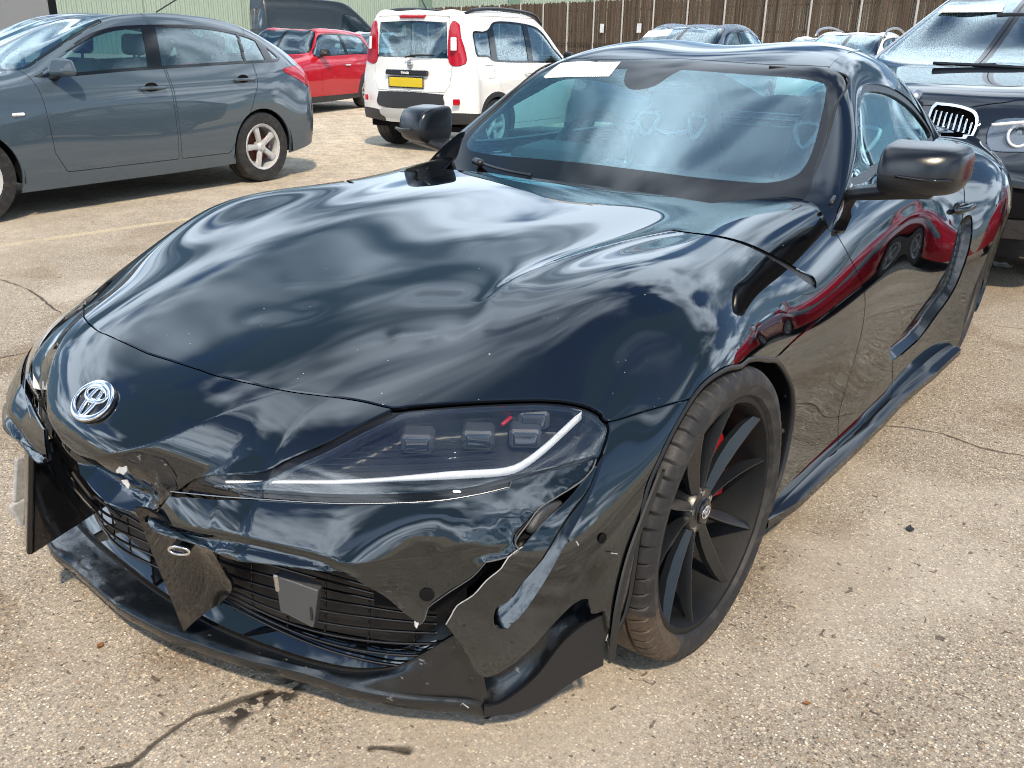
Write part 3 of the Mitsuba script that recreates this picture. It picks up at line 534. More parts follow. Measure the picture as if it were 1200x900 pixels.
lb_ = Q(smoothline(P['lamp_bot'], .012)); strip, flank = clip(*flank, np.where(np.abs(flank[0][:, 1]) < .76, .013-linedist(Q(flank[0]), lb_), -1.))
for sgn in (1, -1):
    a, _ = clip(*strip, strip[0][:, 1]*sgn); part('lamp_gap_trim', sheet((offset(a[0], -.012), a[1])), 'gloss_black', True)
    lo_ = smoothline(P['lamp_bot'][:-1], .012)*np.array([1, sgn, 1.])+np.array([.004, 0, -.010]); part('trim_line', tube(lo_+QN*np.array([1, sgn, 1])*-.004, .0012, 5), 'dull_metal', True)
corner_poly = np.vstack([Q(P['lamp_out'][:1]), Q(smoothline(P['fender_shut'], .02)), Q(np.array([(0., .91, .66), (0., .91, .1), (.40, .896, .19)])), Q(smoothline(P['corner_low'], .012))[::-1], Q(P['corner_torn']), Q(smoothline(P['fin_in'], .012)), Q(smoothline(P['lamp_out'], .012))[::-1]])
corner, lower = clip(*lower, polysdf(Q(lower[0]), corner_poly, .2)-.001)
sc = Q(smoothline(np.vstack([P['scoop'], P['fin_out'][1:]]), .02)); fo = Q(smoothline(P['fin_out'], .02))
scoop, corner = clip(*corner, polysdf(Q(corner[0]), sc, .2))
part('nose_panel', rim(nose[0], nose[1], .02), 'black_paint', True, 'cracked black nose panel with a round badge')
for sgn, side in ((1, 'left'), (-1, 'right')):
    a, _ = clip(*flank, flank[0][:, 1]*sgn); q = Q(a[0]); tear = linedist(q, Q(P['flank_torn'])); n3 = meshkit.fbm(a[0][:, :3]*22, 3)-.5
    a = (offset(a[0], n3*.012*np.exp(-tear/.04)-.5*np.clip(.03-tear, 0, 1)*0), a[1])
    cl = linedist(q, Q(smoothline(P['flank_crease'], .02))); a = (offset(a[0], -.008*np.exp(-(cl/.006)**2)), a[1])
    hh_ = np.abs(a[0][:, 1]); zl = np.interp(hh_, [.2, .34, .55, .75], [.545, .552, .565, .58]); tt = np.clip((zl-a[0][:, 2])/.088, 0, 1.15); fade = np.clip((.70-hh_)/.16, 0, 1); fade = fade*fade*(3-2*fade)
    a = (offset(a[0], .034*tt*fade), a[1]); a = renormal(a); part('bumper_flank', rim(a[0], a[1], .006), 'black_paint', True, 'torn bumper piece below the headlight' if sgn == 1 else None)
    a, _ = clip(*corner, corner[0][:, 1]*sgn); part('bumper_corner', rim(a[0], a[1], .006), 'black_paint', True, 'torn outer corner of the front bumper' if sgn == 1 else None)
    a, _ = clip(*scoop, scoop[0][:, 1]*sgn); dl = linedist(Q(a[0]), fo); far = polysdf(Q(a[0]), sc, .2)
    part('bumper_scoop', (offset(a[0], -.034*(1-np.exp(-dl/.030)))[:, :3], a[1]), 'black_paint', True)
    a, _ = clip(*lens, lens[0][:, 1]*sgn); H = put(coupe, 'headlight', S(rim(a[0], a[1], .004), 'lamp_glass', True))
    b, _ = clip(*bezel, bezel[0][:, 1]*sgn); put(H, 'bezel', S(rim(offset(b[0], -.010), b[1], .02), 'gloss_black', True))
    w = a[0].copy(); tq = linedist(Q(w), lamp_poly); back = offset(w, -.004-np.minimum(tq*2.2, .060)); put(H, 'housing', S((back[:, :3], a[1]), 'satin_black', True))
    M = np.array([1, sgn, 1.])
    drl = smoothline(P['drl'], .012); w_ = np.interp(np.linspace(0, 1, len(drl)), [0, .45, .6, 1], [.0030, .0045, .0085, .0085])
    up = np.array([.25, .1, .96]); fr_ = np.array([.6, .6, .35])
    A = drl-fr_*.020; put(H, 'light_strip', S(loft((A-up*w_[:, None])*M, (A+up*w_[:, None]+fr_*.004)*M, (A+up*w_[:, None]-fr_*.02)*M), 'drl_white', True))
    A = drl-fr_*.012; put(H, 'strip_surround', S(loft((A-up*(w_[:, None]+.022)-fr_*.03)*M, (A-up*(w_[:, None]+.020)-fr_*.006)*M, (A-up*(w_[:, None]+.001)-fr_*.008)*M), 'satin_black', True))
    dirn = np.array([.78, .50, .30])
    for c in P['mods']:
        e = c-np.array([.034, .028, .016]); fx = np.array([.80, .60, 0.]); rt = np.array([-.6, .8, 0.]); R3 = np.array([fx, rt, [0, 0, 1.]]).T
        def sided(m): return (m[0]*M, m[1] if sgn == 1 else m[1][:, ::-1])
        pj = put(H, 'projector', S(sided(moved(box((-.01, 0, 0), (.05, .058, .036), .006), R3, e)), 'projector_grey', 30))
        put(pj, 'lens', S(sided(moved(hull([(.014, yy, zz) for yy in (-.017, .017) for zz in (-.008, .009)], .005), R3, e)), 'lamp_lens', 30))
    rb_ = smoothline(P['drl'][:7], .015)
    for j in range(5):
        o_ = np.array([-.030-.010*j, -.022-.008*j, .006+.0045*j]); put(H, 'rib', S(tube((rb_[4:-2]+o_)*M, .0014, 4), 'gloss_black', True))
    q0, q1 = P['redtag']-np.array([.03, .03, .01]); put(H, 'red_tag', S(tube(np.array([q0, q1])*M, .004, 6), 'red_caliper', True))
# white scuffed tears of the plastic
def shard(cx, pts, mat='bare_plastic', lift=.003):
    c = np.array(cx); n0 = QN; a = Q1; b = Q2
    poly = np.array(pts)/1000.; v = np.array([c+a*u+b*w+n0*lift for u, w in poly]); top = v; bot = v-n0*.004; n = len(v)
    F_ = [(0, i, i+1) for i in range(1, n-1)]+[(i, n+i, (i+1) % n) for i in range(n)]+[((i+1) % n, n+i, n+(i+1) % n) for i in range(n)]
    part('torn_plastic', (np.vstack([top, bot]), np.array(F_)), mat, False)
shard((.905, .137, .543), [(-9, 1), (-4, 8), (3, 7), (9, 10), (12, 1), (5, -7), (0, -3), (-7, -4)])
shard((.905, .146, .522), [(-8, 5), (3, 6), (9, -4), (7, -11), (1, -5), (-4, -1)])
shard((.703, .676, .350), [(-4, 4), (2, 6), (4, -3), (1, -11), (-3, -7)])
shard((.69, .672, .378), [(-24, 12), (-6, 16), (4, 13), (20, 6), (12, -4), (4, -16), (-3, -13), (-9, -6)], 'scuffed_black', .004)
# crumpled skin between badge and headlamp
c_ = clip(*nose, polysdf(Q(nose[0]), crum))[0]; c_, _ = clip(*c_, c_[0][:, 1])
if len(c_[1]):
    h = meshkit.fbm(c_[0][:, :3]*np.array([38, 55, 34]), 4); sd_ = polysdf(Q(c_[0]), crum)+.022*(meshkit.fbm(c_[0][:, :3]*60, 3)-.62); c_ = clip(c_[0], c_[1], sd_)[0]; h = meshkit.fbm(c_[0][:, :3]*np.array([38, 55, 34]), 4); e = np.clip(polysdf(Q(c_[0]), crum)/.03, 0, 1)
    c_ = (offset(c_[0], .0012+e*(h-.60)*.024), c_[1]); part('crumpled_patch', (c_[0][:, :3], c_[1]), 'scuffed_black', True, 'crumpled scratched skin beside the badge')

# specks of dust and bird lime on the bonnet
vb = bonnet[0]; pick = rng.choice(len(vb), 170, replace=False); dv, df = [], []
for i in pick:
    if vb[i, 5] < .55: continue
    c, nn = vb[i, :3], vb[i, 3:6]; a = np.cross(nn, [1., 0, 0]); a /= np.linalg.norm(a); b = np.cross(nn, a); r_ = .0006+.0012*rng.random()**3; q = np.linspace(0, 2*np.pi, 7)[:-1]
    dv.append(np.vstack([c+nn*.0006, c+nn*.0002+r_*(np.cos(q)[:, None]*a+np.sin(q)[:, None]*b*(.6+.6*rng.random()))])); o_ = 7*len(df); df.append(np.array([[o_, o_+1+j, o_+1+(j+1) % 6] for j in range(6)]))
part('dust_specks', (np.vstack(dv), np.vstack(df)), 'bare_plastic', True); labels[coupe+'__dust_specks'] = {'kind': 'stuff'}

# ---- flanks behind the front wings: doors, quarters
def clip_side(m, poly_or_s):
    return clip(*m, poly_or_s)
dr_rear = np.array([(-1.50, .12), (-1.44, .17), (-1.40, .25), (-1.385, .31), (-1.50, .36), (-1.68, .39), (-1.83, .47), (-1.92, .575), (-1.985, .685), (-2.03, .77), (-2.05, .86), (-2.06, 1.1)])
dr_line = smoothline(dr_rear, .02)
door_poly = np.vstack([dr_line, [(-.5, 1.1), (-.5, .12)]])
vent_p = smoothline(P['vent_poly'], .015, True)[:, [0, 2]]
s = np.where(np.abs(rearpart[0][:, 1]) > .6, polysdf(rearpart[0][:, [0, 2]], vent_p, .1), -9.)
ventp, flankrest = clip(*rearpart, s)
s = np.where(np.abs(flankrest[0][:, 1]) > .55, polysdf(flankrest[0][:, [0, 2]], door_poly, .1), -9.)
doors, quarter = clip(*flankrest, s-GAP); _, quarter = clip(*quarter, np.where(np.abs(quarter[0][:, 1]) > .55, polysdf(quarter[0][:, [0, 2]], door_poly, .1), -9.)+GAP)
part('rear_quarter', rim(*quarter), 'black_paint', True)
DOOR = {}
for sgn in (1, -1):
    a, _ = clip(*doors, doors[0][:, 1]*sgn); DOOR[sgn] = part('door', rim(*a), 'black_paint', True)
    a, _ = clip(*ventp, ventp[0][:, 1]*sgn); d = np.clip(polysdf(a[0][:, [0, 2]], vent_p, .1)/.03, 0, 1)
    part('side_vent', (offset(a[0], -.004-.028*d)[:, :3], a[1]), 'gloss_black', True)
    M = np.array([1, sgn, 1.])
    # handle: a grip over a dished cup
    h0, h1 = np.array([-1.93, .842, .732]), np.array([-2.055, .869, .742]); line = smoothline(np.array([h0+[0, .008, -.002], h0*.7+h1*.3+[0, .026, 0], h0*.3+h1*.7+[0, .028, .002], h1+[0, .012, 0]]), .008)
    put(DOOR[sgn], 'handle', S(tube(line*M, np.interp(np.linspace(0, 1, len(line)), [0, .15, .8, 1], [.006, .012, .013, .007]), 8), 'black_paint', True))
    m = trimesh.creation.icosphere(3); put(DOOR[sgn], 'handle_cup', S(moved((m.vertices*np.array([.045, .012, .030]), m.faces), rotz(-.2*sgn), np.array([-1.985, .853, .728])*M), 'gloss_black', True))
# ---- cabin
CV, CF = subdivide(*cage(CB), 4); CN = normals(CV, CF); C6 = (np.c_[CV, CN], CF)
wo = P['ws_outer'][:, :2]; ws_half = smoothline(np.vstack([[(-.55, 0), (-.66, .40), (-.76, .60)], wo]), .02)
ws_poly = np.vstack([ws_half, ws_half[::-1]*[1, -1]])
def top(m): return m[0][:, :2]
s = np.where(C6[0][:, 5] > .15, polysdf(top(C6), ws_poly, .1), -9.)
screen, cab = clip(*C6, s-.001)
clear_half = smoothline(np.vstack([[(-.797, -.04)], P['ws_clear'][:, :2]]), .015)[1:]; clear_half = clear_half[clear_half[:, 1] >= 0]
clear_half = np.vstack([[(-.797, 0)], clear_half, [(-1.296, 0)]]); clear_poly = np.vstack([clear_half, clear_half[::-1]*[1, -1]])
glass, frit = clip(*screen, polysdf(top(screen), clear_poly, .1))
mb = smoothline(np.array([(-1.31, -.16), (-1.25, -.155), (-1.19, -.115), (-1.165, -.06), (-1.19, .0), (-1.25, .02), (-1.31, .03)]), .02, True)
sens, glass = clip(*glass, polysdf(top(glass), mb, .1))
WS = part('windscreen', sheet(glass), 'windscreen_glass', True)
put(WS, 'black_border', S(sheet(frit), 'gloss_black', True))
put(WS, 'sensor_housing', S(sheet(sens), 'gloss_black', True))
lab = np.array([(-1.245, -.515), (-1.345, -.50), (-1.352, -.235), (-1.245, -.215)])
a, _ = clip(*screen, polysdf(top(screen), lab, .1)); put(WS, 'paper_sheet', S(sheet((offset(a[0], .0012), a[1])), 'paper', True), None, 'white paper sheet stuck inside the upper windscreen')
dlo = np.array([(-1.075, .905), (-1.135, .985), (-1.24, 1.06), (-1.36, 1.118), (-1.50, 1.168), (-1.75, 1.158), (-2.0, 1.118), (-2.2, 1.068), (-2.34, 1.00), (-2.36, .945), (-2.25, .925), (-1.7, .908)])
dlo = smoothline(dlo, .02, True)
s = np.where(np.abs(C6[0][:, 1]) > .42, 1, -1)
def dsdf(m): return np.where((np.abs(m[0][:, 1]) > .42) & (m[0][:, 2] > .885), polysdf(m[0][:, [0, 2]], dlo, .1), -9.)
wind, cab = clip(*cab, dsdf(cab))
wing, frame = clip(*wind, dsdf(wind)-.022)
for sgn in (1, -1):
    a, _ = clip(*wing, wing[0][:, 1]*sgn); put(DOOR[sgn], 'window', S(sheet((offset(a[0], -.014), a[1])), 'side_glass', True))
    a, _ = clip(*frame, frame[0][:, 1]*sgn); put(DOOR[sgn], 'window_frame', S(rim(offset(a[0], -.005), a[1], .012), 'satin_black', True))
roof_half = smoothline(np.array([(-1.382, 0), (-1.366, .33), (-1.386, .50), (-1.42, .512), (-1.75, .478), (-2.1, .448), (-2.4, .42), (-2.44, 0)]), .02)
roof_poly = np.vstack([roof_half, roof_half[::-1]*[1, -1]])
s = np.where(cab[0][:, 2] > 1.0, polysdf(top(cab), roof_poly, .1), -9.)
roof, cab = clip(*cab, s-.002); _, cab = clip(*cab, np.where(cab[0][:, 2] > 1.0, polysdf(top(cab), roof_poly, .1), -9.)+.002)
part('roof', rim(*roof), 'black_paint', True)
rw = np.array([(-2.46, -.36), (-2.46, .36), (-2.85, .30), (-2.85, -.30)]); s = np.where(cab[0][:, 2] > .95, polysdf(top(cab), rw, .1), -9.)
rg, cab = clip(*cab, s)
part('rear_window', sheet(rg), 'side_glass', True)
for sgn in (1, -1):
    a, _ = clip(*cab, cab[0][:, 1]*sgn); part('roof_pillar', rim(*a), 'black_paint', True)
# seal between glass and pillar
sl = smoothline(P['ws_outer'][:6], .02); sl = sl[sl[:, 0] < -.86]
for M in (np.array([1, 1, 1.]), np.array([1, -1, 1.])): part('windscreen_seal', tube((sl+[0, .004, .002])*M, .004, 6), 'rough_black', True)
# dark liner under the bonnet's rear edge
cowl_pts = np.array([[np.interp(abs(t), cx[:, 0], cx[:, 1]), t] for t in np.linspace(-.72, .72, 40)])
rows = [np.c_[cowl_pts[:, 0]+.05, cowl_pts[:, 1], np.full(40, .845)], np.c_[cowl_pts[:, 0]-.06, cowl_pts[:, 1], np.full(40, .846)], np.c_[cowl_pts[:, 0]-.22, cowl_pts[:, 1], np.full(40, .862)]]
part('scuttle', loft(*rows), 'rough_black', True)
wp = np.array([(-.775, -.43, .893), (-.735, -.34, .890), (-.70, -.24, .888), (-.675, -.13, .888)])
part('wiper', join(tube(smoothline(wp, .02), .0055, 6), hull([(-.785, -.45, .892), (-.76, -.41, .893)], .014)), 'satin_black', True)
# ---- inside: dashboard, wheel, seats, bulkhead
dash = hull([(-.95, -.58, .84), (-.95, .58, .84), (-1.20, -.58, .83), (-1.20, .58, .83), (-.9, -.5, .80), (-.9, .5, .80), (-1.22, 0, .70), (-1.0, 0, .6)], .05)
part('dashboard', dash, 'dash_dark', 35)
part('instrument_hood', hull([(-1.10, -.50, .88), (-1.10, -.22, .88), (-1.22, -.47, .90), (-1.22, -.25, .90)], .035), 'dash_dark', 35)
a = np.linspace(0, 2*np.pi, 60, endpoint=False); Rw = roty(-.40)
ring = np.c_[np.zeros(60), .175*np.cos(a), .175*np.sin(a)]@Rw.T+[-1.36, -.36, .86]
SW = part('steering_wheel', tube(ring, .016, 8, True), 'dash_dark', True)
put(SW, 'hub', S(moved(hull([(0, -.05, .02), (0, .05, .02), (0, 0, -.05)], .035), Rw, (-1.35, -.36, .86)), 'dash_dark', 35))
for b in (0, math.pi, -math.pi/2): put(SW, 'spoke', S(moved(hull([(0, 0, 0), (0, .165*math.cos(b), .165*math.sin(b))], .013), Rw, (-1.355, -.36, .86)), 'dull_metal', 35))
for sy in (-.36, .36):
    seat = hull([(-1.95, sy-.20, .55), (-1.95, sy+.20, .55), (-2.06, sy-.16, .92), (-2.06, sy+.16, .92), (-2.10, sy-.11, 1.06), (-2.10, sy+.11, 1.06)], .05)
    SE = part('seat', seat, 'seat_dark', 35); put(SE, 'cushion', S(hull([(-1.45, sy-.2, .42), (-1.45, sy+.2, .42), (-1.95, sy-.2, .40), (-1.95, sy+.2, .40)], .07), 'seat_dark', 35))
    for dy in (-1, 1):
        t3 = np.array([(-2.02, sy+dy*.075, .985), (-2.0, sy+dy*.165, .985), (-1.985, sy+dy*.12, .90)]); put(SE, 'harness_slot', S(tube(smoothline(t3, .02, True), .009, 6, True), 'drl_white', True))
    put(SE, 'slot_bridge', S(tube(np.array([(-2.0, sy-.09, .93), (-1.985, sy, .915), (-2.0, sy+.09, .93)]), .009, 6), 'drl_white', True))
part('bulkhead', box((-2.30, 0, .65), (.05, 1.2, .6), .01), 'seat_dark', False)
part('strut_brace', box((-2.30, 0, .985), (.04, 1.16, .035), .01), 'dull_metal', 30)
part('cabin_floor', box((-1.5, 0, .30), (1.9, 1.5, .04)), 'underbody', False)
# ---- mirrors
def door_mirror(sgn):
    M = np.array([1, sgn*(1 if sgn == 1 else .975), 1.])
    g = np.array([ # rows outward, each a ring (x, z)
        [(-.915, .970), (-.945, 1.027), (-1.03, 1.042), (-1.085, 1.034), (-1.088, .965), (-1.075, .920), (-1.0, .905), (-.93, .92)]]*4, float)
    ys = [.848, .885, .975, 1.036]; sc_ = [.93, 1.02, 1.0, .74]; dx = [-.005, 0, -.02, -.05]
    c = np.array([-1.01, .982]); rows = [np.c_[(c[0]+(r[:, 0]-c[0])*s_+d_), np.full(8, yy), c[1]+(r[:, 1]-c[1])*s_*(1 if s_ > .8 else 1.1)] for r, yy, s_, d_ in zip(g, ys, sc_, dx)]
    rows = [np.c_[c[0]+(rows[0][:, 0]-c[0])*.35, np.full(8, .843), c[1]+(rows[0][:, 2]-c[1])*.35]]+rows+[np.c_[c[0]-.085+(rows[-1][:, 0]-c[0]+.075)*.4, np.full(8, 1.048), c[1]+(rows[-1][:, 2]-c[1])*.4]]
    e0, e1 = rows[0].mean(0), rows[-1].mean(0); rows = [e0+(rows[0]-e0)*.05]+rows+[e1+(rows[-1]-e1)*.05]; R_ = np.array(rows); n, m = R_.shape[:2]; f = [[i*m+j, i*m+(j+1) % m, (i+1)*m+(j+1) % m, (i+1)*m+j] for i in range(n-1) for j in range(m)]
    v, fc = subdivide(R_.reshape(-1, 3), np.array(f), 3, .9); mm = trimesh.Trimesh(v, fc, process=False)
    n0 = normals(v, fc); p = np.c_[v, n0]
    lowc, cap = clip(p, fc, .958-.06*(p[:, 1]-.95)-p[:, 2])
    k = part('door_mirror', ((cap[0][:, :3]*M), cap[1] if sgn == 1 else cap[1][:, ::-1]), 'mirror_black', True, 'black door mirror with a smooth cap')
    put(k, 'lower_shell', S(((offset(lowc[0], .002)[:, :3]*M), lowc[1] if sgn == 1 else lowc[1][:, ::-1]), 'satin_black', True))
    ind = np.array([(-.985, .90, .962), (-1.0, .98, .957), (-1.03, 1.035, .957)]); put(k, 'indicator', S(tube((smoothline(ind, .01)+[.068, 0, 0])*M, .005, 6), 'gloss_black', True))
    arm = hull([(-.99, .755, .888), (-1.08, .755, .888), (-.97, .87, .915), (-1.06, .87, .915), (-1.0, .97, .915)], .016); put(k, 'arm', S((arm[0]*M, arm[1] if sgn == 1 else arm[1][:, ::-1]), 'satin_black', 40))
    gl = np.array([(-1.082, .87), (-1.082, 1.02)]); gb = box((-1.088, .94, .98), (.006, .15, .085), .002); put(k, 'mirror_glass', S((gb[0]*M, gb[1]), 'chrome', False))
    tri = hull([(-.90, .748, .876), (-1.10, .742, .884), (-1.07, .722, .935)], .008); put(k, 'base_plate', S((tri[0]*M, tri[1] if sgn == 1 else tri[1][:, ::-1]), 'satin_black', 40))
door_mirror(1); door_mirror(-1)
# ---- sills
for sgn in (1, -1):
    M = np.array([1, sgn, 1.]); xs = np.linspace(-.36, -2.05, 40)
    hmp = np.interp(xs, [-2.05, -1.9, -1.5, -.6, -.45, -.36], [.045, .028, .012, .010, .010, .004])
    yb = np.interp(xs, [-2.05, -1.5, -.9, -.5, -.36], [.90, .868, .872, .870, .852]); zb = np.interp(xs, [-2.05, -1.8, -1.2, -.36], [.20, .17, .150, .165])
    rows = [np.c_[xs, yb-.03, zb+.012], np.c_[xs, yb+.004, zb+.006], np.c_[xs, yb+.030+hmp*.3, zb-.008], np.c_[xs, yb+.030+hmp*.3, zb-.030], np.c_[xs, yb-.01, zb-.045], np.c_[xs, yb-.25, zb-.03]]
    v, f = loft(*rows); part('sill_blade', (v*M, f if sgn == -1 else f[:, ::-1]), 'gloss_black', 30)
part('underbody', join(box((-1.1, 0, .165), (2.2, 1.0, .04)), box((-1.2, 0, .165), (1.25, 1.66, .04)), box((.1, 0, .30), (1.0, 1.0, .03))), 'underbody', False)
# ---- wheels
def tyre_mesh(R, w, rb, n=640, blocks=60):
    h = w/2; prof = [(rb, h*.80), (rb+.008, h*.93), (rb+.011, h*.955), (rb+.014, h*.95), (rb+.030, h*.985), (rb+.033, h*1.0), (rb+.037, h*.995), (R-.03, h*.985), (R-.013, h*.94), (R-.005, h*.86), (R-.0015, h*.72), (R-.001, h*.66), (R-.008, h*.645), (R-.008, h*.60), (R, h*.585), (R+.001, h*.2), (R-.007, h*.18), (R-.007, h*.12), (R+.001, h*.10)]
    prof = prof+[(r, -yy) for r, yy in prof[::-1]]; a = np.arange(n)*2*np.pi/n; rows = []
    ph = (a*blocks/(2*np.pi)) % 1
    for i, (r, yy) in enumerate(prof):
        cut = np.where(((ph+.12*abs(yy)/h) % 1 < .10), .006, 0.)*(1. if .70*h < abs(yy) < .97*h and r > R-.016 else 0)
        rr = r-cut; rows.append(np.c_[np.sin(a)*rr, np.full(n, yy), np.cos(a)*rr])
    v, f = loft(*rows, closed=True); return v, f
def rim_mesh(R, h):
    prof = [(R-.012, h*.80), (R+.006, h*.90), (R+.006, h*.955), (R-.002, h*.97), (R-.008, h*.955), (R-.012, h*.88), (R-.018, h*.70), (R-.026, h*.2), (R-.030, -h*.7), (R-.005, -h*.9), (R+.004, -h*.93)]
    return lathe(prof, 96)
def ten_spoke(R, h, cap_y):
    out = []
    for k in range(10):
        sg = 1 if k % 2 else -1; a = 2*np.pi*(k//2)/5+.12; rr = np.array([.040, .075, .115, .16, .205, R-.022, R-.004]); f_ = (rr-.04)/(R-.044)
        wL = np.array([.0115, .0125, .0142, .0145, .0128, .0095, .0068]); wR = wL*1.1; tw = sg*(.013+.066*f_**1.05)
        yr = cap_y-.014+(h*.965-cap_y+.014)*(.30*f_+.70*f_**2.2); yl = yr-np.array([.014, .022, .028, .030, .026, .016, .008]); rows = []
        for r, l, rt, t, y1, y0 in zip(rr, wL, wR, tw, yr, yl):
            c_ = t-sg*l*.55
            rows.append(np.array([[t-l, y0, r], [t-l*.9, y0+(y1-y0)*.5, r], [c_-.0012, y1, r], [c_+.0012, y1, r], [t+rt*.9, y0+(y1-y0)*.42, r], [t+rt, y0, r]]))
        v, f = loft(*rows); out.append(moved((v, f[:, ::-1]), roty(a)))
    return out
def badge(w, h, t=.0045):
    """ring of two crossed ovals in an oval, in the xy plane"""
    def oval(cx, cy, a, b, r0, fl=1.):
        q = np.linspace(0, 2*np.pi, 72, endpoint=False); p = np.c_[cx+a*np.cos(q), cy+b*np.sin(q), np.zeros(72)]
        rr = r0*(.72+.28*np.abs(np.cos(q)) if fl > 1 else .75+.35*np.abs(np.sin(q))); v, f = tube(p, rr, 8, True); v[:, 2] *= .6; return v, f
    return join(oval(0, 0, w/2-t, h/2-t, t*1.1), oval(0, -h*.015, w*.115, h/2-t*1.4, t*.95, 2), oval(0, h*.165, w*.285, h*.175, t*.95))
def hero_wheel(x, y0, R, w, sgn, mat, a_cal):
    W = part('wheel', moved(rim_mesh(.262, w/2-.010), None, (x, y0*sgn, R)) if sgn == 1 else moved(mirror(rim_mesh(.262, w/2-.010)), None, (x, y0*sgn, R)), 'barrel_black', 40)
    def pw(name, m, mat_, sm=30, label=None): m = m if sgn == 1 else mirror(m); put(W, name, S(moved(m, None, (x, y0*sgn, R)), mat_, sm), None, label)
    pw('tyre', tyre_mesh(R+.003, w, .262), mat, 35, 'black tyre with brown mud on its shoulder' if mat == 'muddy_rubber' else None)
    for m in ten_spoke(.262, w/2-.010, .088): pw('spoke', m, 'wheel_grey', 22)
    pw('hub', lathe([(.0, .082), (.026, .082), (.030, .078), (.050, .074), (.058, .060), (.062, .02), (.062, -.03)], 48), 'wheel_grey', 30)
    pw('hub_cap', lathe([(0, .0865), (.026, .0865), (.028, .084), (.028, .080)], 40), 'gloss_black', 30)
    b = badge(.040, .030, .0022); pw('hub_badge', moved(moved(b, rotx(-math.pi/2)@rotz(math.pi)), None, (0, .0875, 0)), 'chrome', True)
    pw('brake_disc', lathe([(.06, -.02), (.172, -.02), (.172, -.045), (.06, -.045)], 60), 'dull_metal', 30)
    aa = np.linspace(a_cal-.55, a_cal+.55, 14); rows = [np.c_[np.sin(aa)*r, np.full(14, yy), np.cos(aa)*r] for r, yy in ((.10, -.06), (.10, .030), (.12, .044), (.185, .042), (.212, .028), (.212, -.06))]
    pw('brake_caliper', loft(*rows), 'red_caliper', 30)
    for k in range(5):
        b_ = 2*np.pi*k/5; pw('wheel_bolt', moved(lathe([(0, .083), (.007, .083), (.007, .06)], 10), None, (math.sin(b_)*.043, -.006, math.cos(b_)*.043)), 'dull_metal', 30)
    ys = np.array([.10, -.16]); pw('arch_liner', lathe([(R+.06, .055), (R+.055, -.22), (.10, -.24)], 48, -2.0, 2.0), 'dark_void', 30)
hero_wheel(0., .784, .331, .258, 1, 'muddy_rubber', -1.25); hero_wheel(0., .784, .331, .258, -1, 'tyre_rubber', .9)
hero_wheel(-2.46, .712, .338, .275, 1, 'tyre_rubber', -.9); hero_wheel(-2.46, .712, .338, .275, -1, 'tyre_rubber', -.9)
# arch lips: the turned-out edge of the opening
for sgn in (1, -1):
    M = np.array([1, sgn, 1.])
    al = smoothline(P['arch'], .02); ctr = np.array([-.02, 0, .33]); rad = al-ctr; rad[:, 1] = 0; rad /= np.linalg.norm(rad, axis=1)[:, None]
    v, f = loft((al+[0, .001, 0])*M, (al+rad*-.004+[0, .005, 0])*M, (al-rad*.012+[0, .004, 0])*M, (al-rad*.014-[0, .01, 0])*M, (al-[0, .10, 0]+rad*.02)*M); part('arch_lip', (v, f), 'satin_black', True)
    tr = smoothline(P['arch_trim'], .02); v, f = loft((tr+[.018, .002, 0])*M, (tr+[.016, .006, 0])*M, (tr+[0, .008, 0])*M, (tr+[-.004, .0, 0])*M); part('arch_trim', (v, f), 'rough_black', 40)
    ra = rear_arch[4:-6]; ra3 = np.c_[ra[:, 0], np.full(len(ra), .928), ra[:, 1]]
    # liner wall behind the front wheel with its studs
for q in ((-.395, .60), (-.425, .50), (-.43, .40), (-.40, .30)):
    part('liner_stud', hull([(q[0]+.012, .865, q[1]-.02)], .008), 'rough_black', True)
# badge on the nose
bc = np.array([.866, .003, .6285]); n = np.array([.80, 0, .60]); ex = np.array([0, 1., 0]); ey = np.cross(n, ex); Rb = np.array([ex, ey, n]).T
i = np.argmin(np.linalg.norm(V-bc, axis=1)); n = N[i]*np.array([1, 0, 1]); n /= np.linalg.norm(n); ey = np.cross(n, ex); Rb = np.array([ex, ey, n]).T; bc = V[i]*np.array([1, 0, 1])
BD = part('badge', moved(badge(.118, .088, .0062), Rb, bc+n*.0065), 'chrome', True, 'round chrome badge of three interlaced ovals')
q = np.linspace(0, 2*np.pi, 64, endpoint=False); el = lambda s_, zz: np.c_[.058*s_*np.cos(q), .043*s_*np.sin(q), np.full(64, zz)]
put(BD, 'backing', S(moved(loft(el(.01, .0055), el(.93, .004), el(1.02, .0), el(1.03, -.012), closed=True), Rb, bc), 'gloss_black', 30))

# ---- lower front: splitter, grille, pillars, torn bits
spl_ = np.array([(.40, -.93, .125), (.52, -.84, .10), (.67, -.70, .092), (.775, -.56, .095), (.806, -.485, .10), (.818, -.365, .105), (.829, -.229, .11), (.842, -.117, .115), (.833, .046, .12), (.818, .123, .122), (.786, .258, .125), (.738, .393, .125), (.702, .510, .122), (.655, .604, .12), (.594, .690, .116), (.568, .716, .098)])
led = np.array([(.36, -.86, .20), (.45, -.80, .165), (.57, -.73, .13), (.66, -.66, .115), (.701, -.590, .112), (.735, -.421, .115), (.757, -.206, .12), (.768, -.037, .125), (.762, .157, .128), (.733, .325, .130), (.698, .438, .131), (.667, .502, .137), (.645, .572, .170), (.624, .630, .220), (.609, .683, .272), (.600, .735, .315)])
o1 = smoothline(spl_, .015); u = np.linspace(0, 1, 160)
def resample(c, n=160):
    c = smoothline(c, .01); d = np.r_[0, np.cumsum(np.linalg.norm(np.diff(c, axis=0), axis=1))]; return np.array([np.interp(np.linspace(0, d[-1], n), d, c[:, k]) for k in range(3)]).T
o, l = resample(spl_), resample(led); inn = np.array([-.8, 0, 0])
